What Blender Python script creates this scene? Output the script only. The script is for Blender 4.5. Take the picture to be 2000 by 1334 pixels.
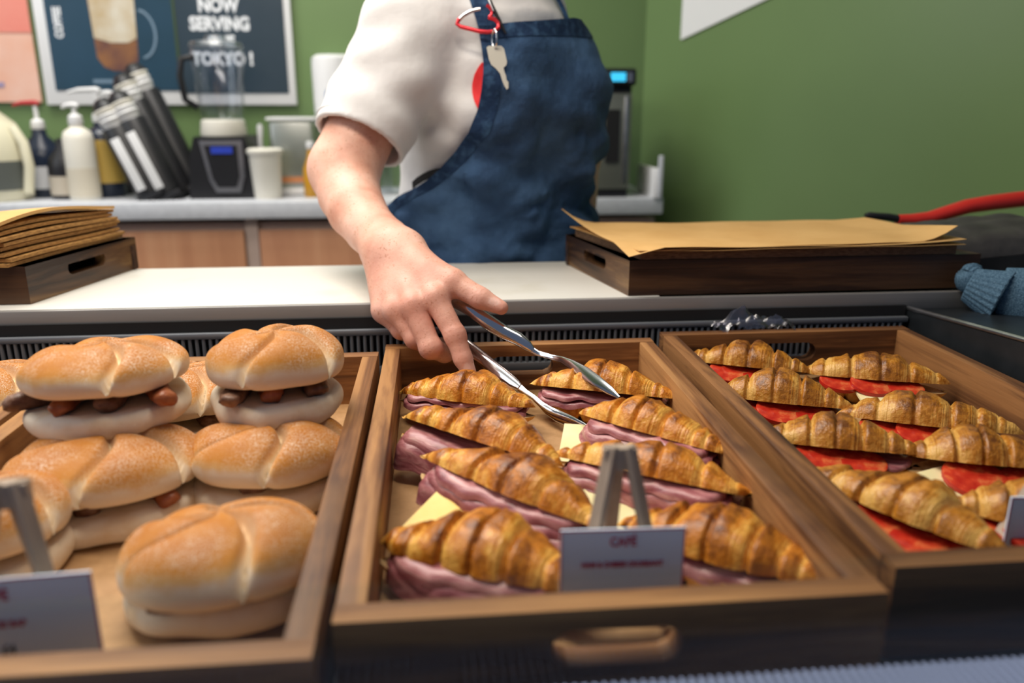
import bpy, bmesh, math, random
import numpy as np
from mathutils import Vector, Matrix, Euler

random.seed(7)
for o in list(bpy.data.objects):
    bpy.data.objects.remove(o, do_unlink=True)
scene = bpy.context.scene
COL = scene.collection
R = math.radians

# ------------------------------------------------------------------ camera
RIM = 0.914                      # height of the tray rims above the floor
EYE = Vector((0.0, 0.0, RIM + 0.28))
YAW, PITCH = math.atan(0.0931), math.atan(0.2875)
FPX = 1600.0
cam_d = bpy.data.cameras.new('camera')
cam_d.sensor_width = 36.0
cam_d.lens = 36.0 * FPX / 2000.0
cam_d.clip_start = 0.02
cam_d.dof.use_dof = True
cam_d.dof.focus_distance = 0.88
cam_d.dof.aperture_fstop = 3.0
cam = bpy.data.objects.new('camera', cam_d)
COL.objects.link(cam)
cam.location = EYE
cam.rotation_euler = (math.pi / 2 - PITCH, 0, -YAW)
scene.camera = cam

# ------------------------------------------------------------------ world, lights, exposure
scene.view_settings.view_transform = 'Standard'
scene.view_settings.look = 'None'
scene.view_settings.gamma = 1.0
scene.view_settings.exposure = 0.14
w = bpy.data.worlds.new('daylight')
scene.world = w
w.use_nodes = True
w.node_tree.nodes['Background'].inputs[0].default_value = (0.52, 0.67, 1.0, 1)
w.node_tree.nodes['Background'].inputs[1].default_value = 0.15

def area(name, loc, target, size, energy, color):
    d = bpy.data.lights.new(name, 'AREA')
    d.shape = 'RECTANGLE'; d.size, d.size_y = size
    d.energy = energy; d.color = color
    o = bpy.data.objects.new(name, d); COL.objects.link(o)
    o.location = loc
    o.rotation_euler = (Vector(target) - Vector(loc)).to_track_quat('-Z', 'Y').to_euler()
    return o

area('shop_window_light', (-2.3, 0.75, 2.1), (0.0, 1.30, 1.0), (1.5, 1.3), 15, (0.93, 0.97, 1.0))
area('added_fill_light', (-0.38, 0.74, 2.02), (-0.32, 0.95, 0.9), (1.1, 0.22), 13, (1.0, 0.90, 0.76))  # added fill for shirt and food from above; no real lamp there
area('ceiling_panel_light_work', (-0.45, 1.35, 2.66), (-0.45, 1.35, 0), (1.0, 0.4), 12, (1.0, 0.93, 0.84))
area('ceiling_panel_light_back', (-0.9, 1.95, 2.66), (-0.9, 2.05, 0), (1.2, 0.5), 26, (1.0, 0.97, 0.93))

# ------------------------------------------------------------------ camera-free geometry helpers
_fh = Vector((math.sin(YAW), math.cos(YAW), 0)); _zz = Vector((0, 0, 1))
_r = Vector((math.cos(YAW), -math.sin(YAW), 0))
_f = _fh * math.cos(PITCH) - _zz * math.sin(PITCH)
_u = _fh * math.sin(PITCH) + _zz * math.cos(PITCH)
def sight(x, y):
    return _f + _r * ((x - 1000.0) / FPX) - _u * ((y - 667.0) / FPX)
def aty(x, y, Y):
    d = sight(x, y); return EYE + d * (Y / d.y)
def atz(x, y, Z):
    d = sight(x, y); return EYE + d * ((Z - EYE.z) / d.z)

def link(name, me, mat=None, parent=None, smooth=True):
    o = bpy.data.objects.new(name, me)
    COL.objects.link(o)
    if mat is not None and not me.materials:
        me.materials.append(mat)
    if parent is not None:
        o.parent = parent
    if smooth:
        me.polygons.foreach_set('use_smooth', [True] * len(me.polygons))
    return o
def meshdata(name, v, f):
    me = bpy.data.meshes.new(name)
    me.from_pydata([tuple(p) for p in v], [], [tuple(int(i) for i in q) for q in f])
    me.update()
    return me
def from_bm(name, bm, mat, parent=None, smooth=False):
    bmesh.ops.recalc_face_normals(bm, faces=bm.faces)
    me = bpy.data.meshes.new(name); bm.to_mesh(me); bm.free()
    return link(name, me, mat, parent, smooth)
def autosmooth(o, ang=40):
    try:
        o.data.set_sharp_from_angle(angle=R(ang))
    except Exception:
        pass
    return o
def tag(o, label, cat, group=None, kind=None):
    if label: o['label'] = label
    if cat: o['category'] = cat
    if group: o['group'] = group
    if kind: o['kind'] = kind
    return o
def thing(name, label, cat, loc=(0, 0, 0), rotz=0, group=None, rot=None):
    o = bpy.data.objects.new(name, None); COL.objects.link(o)
    o.empty_display_size = 0.05
    o.location = loc; o.rotation_euler = rot if rot else (0, 0, rotz)
    return tag(o, label, cat, group)
def struct(o):
    o['kind'] = 'structure'; return o

def add_box(bm, c, s, bevel=0.0, rot=None, seg=2):
    g = bmesh.ops.create_cube(bm, size=1.0)
    vs = g['verts']
    bmesh.ops.scale(bm, vec=s, verts=vs)
    if bevel > 0:
        es = list({e for v in vs for e in v.link_edges})
        r = bmesh.ops.bevel(bm, geom=es, offset=bevel, segments=seg, affect='EDGES', profile=0.5)
        vs = list({v for f in r['faces'] for v in f.verts} | {v for v in vs if v.is_valid})
    if rot is not None:
        bmesh.ops.rotate(bm, cent=(0, 0, 0), matrix=rot, verts=vs)
    bmesh.ops.translate(bm, vec=c, verts=vs)
    return vs
def box(name, c, s, mat, parent=None, bevel=0.0, rot=None):
    bm = bmesh.new(); add_box(bm, c, s, bevel, rot)
    o = from_bm(name, bm, mat, parent, bevel > 0)
    return autosmooth(o, 35)
def add_tube(bm, pts, rad, seg=10, flat=1.0, up=None, caps=True):
    """swept ellipse along pts; rad scalar or list, flat = ratio of second axis"""
    pts = [Vector(p) for p in pts]; n = len(pts)
    rad = [rad] * n if not hasattr(rad, '__len__') else rad
    rings = []; prev = None
    for i, p in enumerate(pts):
        t = (pts[min(i + 1, n - 1)] - pts[max(i - 1, 0)]).normalized()
        if up is not None:
            a = Vector(up).cross(t)
            if a.length < 1e-5: a = Vector((1, 0, 0)).cross(t)
        elif prev is None:
            a = t.cross(Vector((0, 0, 1)) if abs(t.z) < .9 else Vector((1, 0, 0)))
        else:
            a = prev - t * prev.dot(t)
        a.normalize(); prev = a
        b = t.cross(a)
        fl = flat[i] if hasattr(flat, '__len__') else flat
        rings.append([bm.verts.new(p + a * (rad[i] * math.cos(2 * math.pi * k / seg)) + b * (rad[i] * fl * math.sin(2 * math.pi * k / seg))) for k in range(seg)])
    for i in range(n - 1):
        for k in range(seg):
            bm.faces.new((rings[i][k], rings[i][(k + 1) % seg], rings[i + 1][(k + 1) % seg], rings[i + 1][k]))
    if caps:
        bm.faces.new(rings[0][::-1]); bm.faces.new(rings[-1])
def tube(name, pts, rad, mat, parent=None, seg=10, flat=1.0, up=None):
    bm = bmesh.new(); add_tube(bm, pts, rad, seg, flat, up)
    return autosmooth(from_bm(name, bm, mat, parent, True), 60)
def add_lathe(bm, prof, c=(0, 0, 0), seg=24, rot=None):
    c = Vector(c); rings = []
    for r, z in prof:
        ring = []
        for k in range(seg):
            a = 2 * math.pi * k / seg
            p = Vector((r * math.cos(a), r * math.sin(a), z))
            if rot is not None: p = rot @ p
            ring.append(bm.verts.new(p + c))
        rings.append(ring)
    for i in range(len(rings) - 1):
        for k in range(seg):
            bm.faces.new((rings[i][k], rings[i][(k + 1) % seg], rings[i + 1][(k + 1) % seg], rings[i + 1][k]))
    bm.faces.new(rings[0][::-1]); bm.faces.new(rings[-1])
def lathe(name, prof, mat, parent=None, c=(0, 0, 0), seg=24, rot=None):
    bm = bmesh.new(); add_lathe(bm, prof, c, seg, rot)
    return autosmooth(from_bm(name, bm, mat, parent, True), 45)
def add_prism(bm, outline, axis_o, ax, ay, az, th):
    """outline 2d points -> prism; p = o + ax*x + ay*y, thickness th along az"""
    o, ax, ay, az = Vector(axis_o), Vector(ax), Vector(ay), Vector(az)
    lo = [bm.verts.new(o + ax * x + ay * y) for x, y in outline]
    hi = [bm.verts.new(o + ax * x + ay * y + az * th) for x, y in outline]
    n = len(outline)
    bm.faces.new(lo[::-1]); bm.faces.new(hi)
    for i in range(n):
        bm.faces.new((lo[i], lo[(i + 1) % n], hi[(i + 1) % n], hi[i]))
def prism(name, outline, o, ax, ay, az, th, mat, parent=None):
    bm = bmesh.new(); add_prism(bm, outline, o, ax, ay, az, th)
    return from_bm(name, bm, mat, parent, False)
def sheet(name, P, th, mat, parent=None, attr=None):
    """P: (n,m,3) grid of points -> solid sheet of thickness th (down the normal)"""
    P = np.asarray(P, float); n, m = P.shape[:2]
    du = np.gradient(P, axis=0); dv = np.gradient(P, axis=1)
    N = np.cross(du, dv); N /= np.linalg.norm(N, axis=2, keepdims=True) + 1e-12
    V = np.concatenate([(P + N * th * .5).reshape(-1, 3), (P - N * th * .5).reshape(-1, 3)])
    F = []; o = n * m
    for i in range(n - 1):
        for j in range(m - 1):
            a, b, c, d = i * m + j, (i + 1) * m + j, (i + 1) * m + j + 1, i * m + j + 1
            F.append((a, b, c, d)); F.append((d + o, c + o, b + o, a + o))
    ring = [(i, 0) for i in range(n)] + [(n - 1, j) for j in range(1, m)] + [(i, m - 1) for i in range(n - 2, -1, -1)] + [(0, j) for j in range(m - 2, 0, -1)]
    for k in range(len(ring)):
        a = ring[k][0] * m + ring[k][1]; q = ring[(k + 1) % len(ring)]; b = q[0] * m + q[1]
        F.append((b, a, a + o, b + o))
    me = meshdata(name, V, F)
    return autosmooth(link(name, me, mat, parent, True), 50)

def hash3(ix, iy, iz, s):
    h = (ix * 374761393 + iy * 668265263 + iz * 2147483647 + s * 974634777) & 0xFFFFFFFF
    h = ((h ^ (h >> 13)) * 1274126177) & 0xFFFFFFFF
    return ((h ^ (h >> 16)) & 0xFFFF) / 65535.0
def vnoise(p, s=0):
    """value noise -1..1 for (...,3) array"""
    p = np.asarray(p, float); i = np.floor(p).astype(np.int64); f = p - i; f = f * f * (3 - 2 * f)
    r = 0
    for a in (0, 1):
        for b in (0, 1):
            for c in (0, 1):
                wgt = (f[..., 0] if a else 1 - f[..., 0]) * (f[..., 1] if b else 1 - f[..., 1]) * (f[..., 2] if c else 1 - f[..., 2])
                r = r + wgt * hash3(i[..., 0] + a, i[..., 1] + b, i[..., 2] + c, s)
    return r * 2 - 1
def sstep(a, b, x):
    t = np.clip((x - a) / (b - a), 0, 1); return t * t * (3 - 2 * t)

# ------------------------------------------------------------------ materials
def nt(name):
    m = bpy.data.materials.new(name); m.use_nodes = True
    t = m.node_tree; b = t.nodes['Principled BSDF']
    return m, t, b
def sock(b, k, v):
    if k in b.inputs: b.inputs[k].default_value = v
def c4(c): return (c[0], c[1], c[2], 1)
def texco(t, scale=(1, 1, 1), kind='Object', rot=(0, 0, 0)):
    tc = t.nodes.new('ShaderNodeTexCoord'); mp = t.nodes.new('ShaderNodeMapping')
    mp.inputs['Scale'].default_value = scale; mp.inputs['Rotation'].default_value = rot
    t.links.new(tc.outputs[kind], mp.inputs[0]); return mp.outputs[0]
def noise_n(t, vec, scale, detail=4, rough=.55, dist=0):
    n = t.nodes.new('ShaderNodeTexNoise'); n.inputs['Scale'].default_value = scale
    n.inputs['Detail'].default_value = detail; n.inputs['Roughness'].default_value = rough; n.inputs['Distortion'].default_value = dist
    t.links.new(vec, n.inputs['Vector']); return n.outputs['Fac']
def ramp(t, fac, stops):
    r = t.nodes.new('ShaderNodeValToRGB'); e = r.color_ramp.elements
    while len(e) < len(stops): e.new(0.5)
    for i, (p, c) in enumerate(stops):
        e[i].position = p; e[i].color = c4(c)
    t.links.new(fac, r.inputs[0]); return r.outputs[0]
def mixc(t, fac, a, b, mode='MIX'):
    m = t.nodes.new('ShaderNodeMix'); m.data_type = 'RGBA'; m.blend_type = mode
    for s, v in ((m.inputs[0], fac), (m.inputs[6], a), (m.inputs[7], b)):
        if hasattr(v, 'node'): t.links.new(v, s)
        elif isinstance(v, (int, float)): s.default_value = v
        else: s.default_value = c4(v)
    return m.outputs[2]
def mathn(t, op, a, b=None, clamp=False):
    m = t.nodes.new('ShaderNodeMath'); m.operation = op; m.use_clamp = clamp
    for s, v in ((m.inputs[0], a), (m.inputs[1], b)):
        if v is None: continue
        if hasattr(v, 'node'): t.links.new(v, s)
        else: s.default_value = v
    return m.outputs[0]
def bump(t, b, h, strength, dist=.01):
    n = t.nodes.new('ShaderNodeBump'); n.inputs['Strength'].default_value = strength; n.inputs['Distance'].default_value = dist
    t.links.new(h, n.inputs['Height']); t.links.new(n.outputs[0], b.inputs['Normal'])
def attr(t, name):
    a = t.nodes.new('ShaderNodeAttribute'); a.attribute_name = name; return a.outputs['Fac']
def pbr(name, col, rough=.5, metal=0, spec=.5, var=None, bmp=None, sss=0, trans=0, ior=1.45, aniso=None, coat=0, stretch=(1, 1, 1)):
    m, t, b = nt(name)
    sock(b, 'Base Color', c4(col)); sock(b, 'Roughness', rough); sock(b, 'Metallic', metal); sock(b, 'Specular IOR Level', spec)
    sock(b, 'IOR', ior); sock(b, 'Transmission Weight', trans); sock(b, 'Coat Weight', coat)
    if sss:
        sock(b, 'Subsurface Weight', sss); sock(b, 'Subsurface Radius', (.012, .006, .003)); sock(b, 'Subsurface Scale', 1.0)
    v = texco(t, stretch)
    if var:
        sc, c2, lo, hi = var
        t.links.new(ramp(t, noise_n(t, v, sc), [(lo, col), (hi, c2)]), b.inputs['Base Color'])
    if bmp:
        bump(t, b, noise_n(t, v, bmp[0], 3), bmp[1], bmp[2] if len(bmp) > 2 else .002)
    return m
def wood(name, a, b_, c, axis='x', scale=1.0, rough=.55, spec=.4):
    m, t, b = nt(name)
    s = {'x': (2.2, 34, 34), 'y': (34, 2.2, 34), 'z': (34, 34, 2.2)}[axis]
    v = texco(t, tuple(k * scale for k in s))
    n1 = noise_n(t, v, 1.0, 6, .6, .6)
    v2 = texco(t, tuple(k * scale * 5 for k in s)); n2 = noise_n(t, v2, 1.0, 2, .5)
    v3 = texco(t, (9, 9, 9)); n3 = noise_n(t, v3, 1.0, 3)
    col = ramp(t, n1, [(.38, a), (.5, b_), (.60, c)])
    col = mixc(t, mathn(t, 'MULTIPLY', n2, .35), col, a)
    col = mixc(t, ramp(t, n3, [(.5, (0, 0, 0)), (.8, (.3, .3, .3))]), col, c)
    t.links.new(col, b.inputs['Base Color'])
    sock(b, 'Roughness', rough); sock(b, 'Specular IOR Level', spec)
    bump(t, b, mathn(t, 'ADD', n1, n2), .35, .0012)
    return m

M = {}
M['wood_x'] = wood('tray_wood_x', (.075, .027, .010), (.24, .102, .034), (.44, .215, .076), 'x')
M['wood_y'] = wood('tray_wood_y', (.075, .027, .010), (.24, .102, .034), (.44, .215, .076), 'y')
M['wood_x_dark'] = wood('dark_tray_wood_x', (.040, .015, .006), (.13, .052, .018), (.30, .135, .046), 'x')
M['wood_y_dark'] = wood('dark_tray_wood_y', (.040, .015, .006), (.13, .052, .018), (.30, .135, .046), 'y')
M['tray_base'] = pbr('tray_base_kraft', (.44, .25, .11), .6, var=(60, (.33, .18, .07), .4, .75), bmp=(90, .15, .001))
M['dark_wood'] = wood('dark_board_wood', (.018, .009, .006), (.045, .020, .011), (.10, .048, .022), 'x', rough=.42)
M['dark_wood_y'] = wood('dark_board_end_wood', (.025, .012, .007), (.085, .042, .020), (.23, .135, .055), 'y', rough=.42)
M['kraft'] = pbr('kraft_paper', (.66, .40, .15), .75, var=(14, (.58, .33, .11), .35, .7), bmp=(30, .2, .002))
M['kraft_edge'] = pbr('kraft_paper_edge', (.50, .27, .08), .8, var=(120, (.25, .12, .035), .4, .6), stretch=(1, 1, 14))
M['kraft_shaded'] = pbr('shaded_paper_block_edge', (.20, .115, .06), .8, var=(120, (.08, .042, .022), .4, .6), stretch=(1, 1, 14))  # kraft edge darkened: shadow on the stack is put into the colour
M['steel'] = pbr('brushed_steel', (.56, .56, .58), .34, 1.0, var=(40, (.42, .42, .44), .3, .7), stretch=(.06, 1, 1), bmp=(60, .03))
M['dark_steel'] = pbr('dark_steel', (.05, .058, .066), .36, .8, var=(20, (.075, .082, .092), .4, .7))
M['black'] = pbr('black_plastic', (.012, .012, .014), .4)
M['black_matte'] = pbr('matte_black', (.008, .008, .009), .7)
M['grille'] = pbr('grille_bar_grey', (.22, .235, .26), .4, .5)
M['white_board'] = pbr('cutting_board_plastic', (.66, .645, .60), .45, var=(9, (.58, .555, .48), .55, .8), bmp=(160, .05))
M['green'] = None
M['white'] = pbr('white_plastic', (.80, .80, .80), .35)
M['offwhite'] = pbr('off_white_plastic', (.78, .75, .66), .4)
M['worktop'] = pbr('worktop_laminate', (.60, .62, .66), .35, var=(60, (.55, .57, .61), .4, .6))
M['cabinet'] = wood('cabinet_door_veneer', (.48, .22, .115), (.55, .265, .14), (.60, .31, .17), 'z', .35, .4)
M['cabinet_frame'] = pbr('cabinet_stile', (.50, .38, .32), .5)
M['floor'] = pbr('floor_tile', (.34, .33, .32), .4, var=(6, (.28, .27, .27), .4, .7))
M['ceiling'] = pbr('ceiling_paint', (.78, .78, .76), .9)
M['navy'] = None
M['red'] = pbr('red_rubber', (.52, .022, .016), .45, bmp=(220, .12, .001))
M['red_metal'] = pbr('red_anodised', (.75, .045, .06), .25, .55)
M['chrome'] = pbr('polished_steel', (.72, .72, .74), .12, 1.0)
M['brass'] = pbr('key_nickel', (.88, .84, .70), .35, .35)
M['skin'] = None

def paint(name, col, rough=.3):
    m, t, b = nt(name)
    v = texco(t, (1, 1, 1))
    n = noise_n(t, v, 1.3, 3)
    t.links.new(ramp(t, n, [(.3, [c * .93 for c in col]), (.7, [c * 1.05 for c in col])]), b.inputs['Base Color'])
    sock(b, 'Roughness', rough); sock(b, 'Specular IOR Level', .45)
    bump(t, b, noise_n(t, v, 90, 2), .03, .002)
    return m
M['green'] = paint('green_satin_paint', (.150, .235, .090), .34)

def make_skin():
    m, t, b = nt('freckled_skin')
    v = texco(t, (1, 1, 1))
    big = noise_n(t, v, 16, 4)
    col = ramp(t, big, [(.3, (.58, .27, .19)), (.5, (.70, .39, .29)), (.72, (.80, .51, .41))])
    fr = noise_n(t, v, 300, 2)
    msk = ramp(t, fr, [(.60, (0, 0, 0)), (.68, (1, 1, 1))])
    dens = ramp(t, noise_n(t, v, 40, 2), [(.36, (0, 0, 0)), (.62, (.8, .8, .8))])
    col = mixc(t, mathn(t, 'MULTIPLY', msk, dens), col, (.45, .19, .10))
    # redder knuckles and fingers
    red = attr(t, 'red')
    col = mixc(t, mathn(t, 'MULTIPLY', red, .70), col, (.70, .26, .21))
    nail = attr(t, 'nail')
    col = mixc(t, nail, col, (.80, .50, .42))
    t.links.new(col, b.inputs['Base Color'])
    sock(b, 'Roughness', .48); sock(b, 'Specular IOR Level', .4)
    sock(b, 'Subsurface Weight', .12); sock(b, 'Subsurface Radius', (.01, .004, .002)); sock(b, 'Subsurface Scale', .6)
    h = mathn(t, 'ADD', mathn(t, 'MULTIPLY', noise_n(t, v, 420, 3), .5), noise_n(t, v, 120, 3))
    bump(t, b, h, .30, .0016)
    return m
M['skin'] = make_skin()

def make_denim():
    m, t, b = nt('navy_denim')
    v = texco(t, (1, 1, 1))
    n = noise_n(t, v, 9, 5, .65)
    col = ramp(t, n, [(.3, (.012, .030, .080)), (.5, (.028, .068, .155)), (.72, (.070, .145, .28))])
    wv = noise_n(t, texco(t, (900, 900, 160)), 1.0, 2)
    col = mixc(t, mathn(t, 'MULTIPLY', wv, .5), col, (.075, .14, .24))
    t.links.new(col, b.inputs['Base Color'])
    sock(b, 'Roughness', .85); sock(b, 'Specular IOR Level', .2)
    bump(t, b, mathn(t, 'ADD', noise_n(t, v, 22, 4), mathn(t, 'MULTIPLY', wv, .12)), .9, .008)
    return m
M['denim'] = make_denim()
M['denim_hem'] = pbr('denim_hem', (.014, .034, .082), .85, spec=.2, var=(70, (.045, .10, .19), .45, .75), bmp=(120, .6, .003))
def make_cotton():
    m, t, b = nt('white_cotton')
    v = texco(t)
    sock(b, 'Roughness', .9); sock(b, 'Specular IOR Level', .15)
    # printed red disc on the chest, told by an attribute
    col = mixc(t, attr(t, 'disc'), (.70, .685, .68), (.80, .02, .03))
    t.links.new(col, b.inputs['Base Color'])
    bump(t, b, mathn(t, 'ADD', noise_n(t, v, 26, 3), mathn(t, 'MULTIPLY', noise_n(t, v, 900, 1), .05)), .35, .006)
    return m
M['cotton'] = make_cotton()

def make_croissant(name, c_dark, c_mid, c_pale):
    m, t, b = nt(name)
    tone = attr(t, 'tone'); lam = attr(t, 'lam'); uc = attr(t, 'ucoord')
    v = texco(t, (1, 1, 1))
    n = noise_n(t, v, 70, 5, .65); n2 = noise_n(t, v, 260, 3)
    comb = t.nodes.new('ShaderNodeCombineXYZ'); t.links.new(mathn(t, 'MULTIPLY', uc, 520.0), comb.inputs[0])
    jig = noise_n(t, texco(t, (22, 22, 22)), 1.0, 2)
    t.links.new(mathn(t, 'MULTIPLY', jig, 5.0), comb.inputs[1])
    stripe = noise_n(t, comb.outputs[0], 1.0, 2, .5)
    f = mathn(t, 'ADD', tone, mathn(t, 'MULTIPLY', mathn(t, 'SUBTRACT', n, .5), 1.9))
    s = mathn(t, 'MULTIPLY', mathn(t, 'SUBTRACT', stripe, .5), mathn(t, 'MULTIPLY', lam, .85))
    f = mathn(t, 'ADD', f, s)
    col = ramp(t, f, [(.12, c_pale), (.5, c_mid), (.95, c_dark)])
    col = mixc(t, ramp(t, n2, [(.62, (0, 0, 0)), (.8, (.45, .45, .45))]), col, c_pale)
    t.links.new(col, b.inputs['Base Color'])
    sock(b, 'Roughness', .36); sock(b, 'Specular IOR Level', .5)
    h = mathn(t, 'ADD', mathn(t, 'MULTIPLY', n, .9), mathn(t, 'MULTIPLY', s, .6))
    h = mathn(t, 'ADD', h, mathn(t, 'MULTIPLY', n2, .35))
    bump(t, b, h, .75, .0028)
    return m
M['crust'] = make_croissant('croissant_crust', (.15, .036, .005), (.54, .180, .011), (.80, .42, .08))
M['crust2'] = make_croissant('croissant_crust_matte', (.14, .042, .006), (.45, .170, .014), (.70, .39, .09))
M['crumb'] = pbr('pastry_crumb', (.62, .42, .20), .8, var=(120, (.40, .20, .07), .4, .7), bmp=(160, .6, .002))
def make_ham():
    m, t, b = nt('cooked_ham')
    v = texco(t, (1, 1, 1)); v2 = texco(t, (1, 4, 4))
    n = noise_n(t, v2, 26, 4, .6, .8); n2 = noise_n(t, v, 120, 3)
    col = ramp(t, n, [(.28, (.17, .040, .050)), (.46, (.35, .115, .125)), (.60, (.52, .235, .23)), (.74, (.72, .46, .40))])
    col = mixc(t, mathn(t, 'MULTIPLY', n2, .3), col, (.24, .06, .075))
    t.links.new(col, b.inputs['Base Color'])
    sock(b, 'Roughness', .32); sock(b, 'Specular IOR Level', .5)
    bump(t, b, mathn(t, 'ADD', n, mathn(t, 'MULTIPLY', n2, .4)), .5, .002)
    return m
M['ham'] = make_ham()
M['cheese'] = pbr('cheese_slice', (.80, .54, .09), .38, sss=.1, var=(30, (.84, .62, .17), .4, .7), bmp=(80, .1, .001))
M['cheese_pale'] = pbr('pale_cheese_slice', (.86, .75, .40), .38, sss=.1, var=(30, (.90, .80, .50), .4, .7))
def make_tomato():
    m, t, b = nt('tomato_flesh')
    v = texco(t)
    n = noise_n(t, v, 90, 3)
    col = ramp(t, n, [(.35, (.42, .018, .010)), (.55, (.55, .045, .018)), (.72, (.70, .19, .06))])
    t.links.new(col, b.inputs['Base Color'])
    sock(b, 'Roughness', .22); bump(t, b, n, .3, .001)
    return m
M['tomato'] = make_tomato()
M['tomato_skin'] = pbr('tomato_skin', (.44, .018, .010), .25)
def make_bun():
    m, t, b = nt('floury_bun_crust')
    tone = attr(t, 'tone'); gr = attr(t, 'groove')
    v = texco(t)
    n = noise_n(t, v, 38, 4); fl = noise_n(t, v, 700, 2, .7); fl2 = noise_n(t, v, 30, 3)
    f = mathn(t, 'ADD', tone, mathn(t, 'MULTIPLY', mathn(t, 'SUBTRACT', n, .5), .55))
    col = ramp(t, f, [(.08, (.78, .65, .50)), (.26, (.70, .42, .17)), (.50, (.56, .225, .030)), (.85, (.42, .14, .016))])
    flour = mathn(t, 'MULTIPLY', ramp(t, fl, [(.46, (0, 0, 0)), (.62, (1, 1, 1))]), ramp(t, fl2, [(.38, (.06, .06, .06)), (.70, (.62, .62, .62))]))
    col = mixc(t, flour, col, (.85, .76, .62))
    col = mixc(t, mathn(t, 'MULTIPLY', gr, .75), col, (.80, .66, .46))
    t.links.new(col, b.inputs['Base Color'])
    sock(b, 'Roughness', .62); sock(b, 'Specular IOR Level', .25)
    bump(t, b, mathn(t, 'ADD', mathn(t, 'MULTIPLY', fl, .35), n), .3, .0016)
    return m
M['bun'] = make_bun()
M['bun_base'] = pbr('bun_base_crumb', (.80, .70, .56), .7, var=(40, (.70, .52, .32), .5, .8), bmp=(90, .4, .002))
M['sausage'] = pbr('grilled_sausage', (.10, .038, .020), .45, var=(60, (.30, .17, .11), .4, .68), bmp=(110, .6, .003))
M['sausage_hot'] = pbr('sauced_sausage', (.24, .06, .022), .35, var=(80, (.38, .13, .05), .4, .68), bmp=(110, .6, .003))
M['easel_wood'] = wood('easel_wood', (.33, .25, .19), (.44, .34, .26), (.52, .42, .33), 'z', 1.0, .6)
M['card'] = pbr('daylight_tinted_card', (.64, .78, .93), .35)  # white card with the blue of the daylight put into its colour
M['card_edge'] = pbr('card_red_border', (.50, .10, .18), .5)
M['red_ink'] = pbr('red_ink', (.45, .02, .07), .6)
M['dark_ink'] = pbr('dark_ink', (.06, .08, .10), .6)
M['white_ink'] = pbr('white_ink', (.80, .82, .84), .6)
M['faint_ink'] = pbr('faint_ink', (.16, .24, .32), .6)
M['glove'] = pbr('blue_knit', (.055, .11, .17), .9, spec=.15, var=(500, (.12, .21, .29), .4, .65), bmp=(700, .8, .002))
M['mitt'] = pbr('grey_quilt', (.035, .032, .031), .6, var=(18, (.065, .06, .056), .4, .7), bmp=(40, .4, .004))
M['film'] = None

def make_glass(name, tint=(1, 1, 1), rough=.02, add=0.0, ior=1.45):
    m, t, b = nt(name); t.nodes.remove(b)
    out = [n for n in t.nodes if n.type == 'OUTPUT_MATERIAL'][0]
    tr = t.nodes.new('ShaderNodeBsdfTransparent'); tr.inputs[0].default_value = c4(tint)
    gl = t.nodes.new('ShaderNodeBsdfGlossy'); gl.inputs['Roughness'].default_value = rough
    fr = t.nodes.new('ShaderNodeLayerWeight'); fr.inputs['Blend'].default_value = .5
    mx = t.nodes.new('ShaderNodeMixShader')
    fac = mathn(t, 'ADD', mathn(t, 'MULTIPLY', mathn(t, 'POWER', fr.outputs['Facing'], 5.0), .9), .035 + add, True)
    t.links.new(fac, mx.inputs[0]); t.links.new(tr.outputs[0], mx.inputs[1]); t.links.new(gl.outputs[0], mx.inputs[2])
    t.links.new(mx.outputs[0], out.inputs[0])
    return m
M['glass'] = make_glass('display_glass', (.97, .985, .98), .10, .0)
M['jug'] = make_glass('clear_polycarbonate', (.97, .98, 1.0), .10, .03)
M['film'] = make_glass('cling_film', (.90, .90, .95), .30, .10)
M['amber'] = pbr('amber_syrup', (.52, .26, .02), .2)

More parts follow.
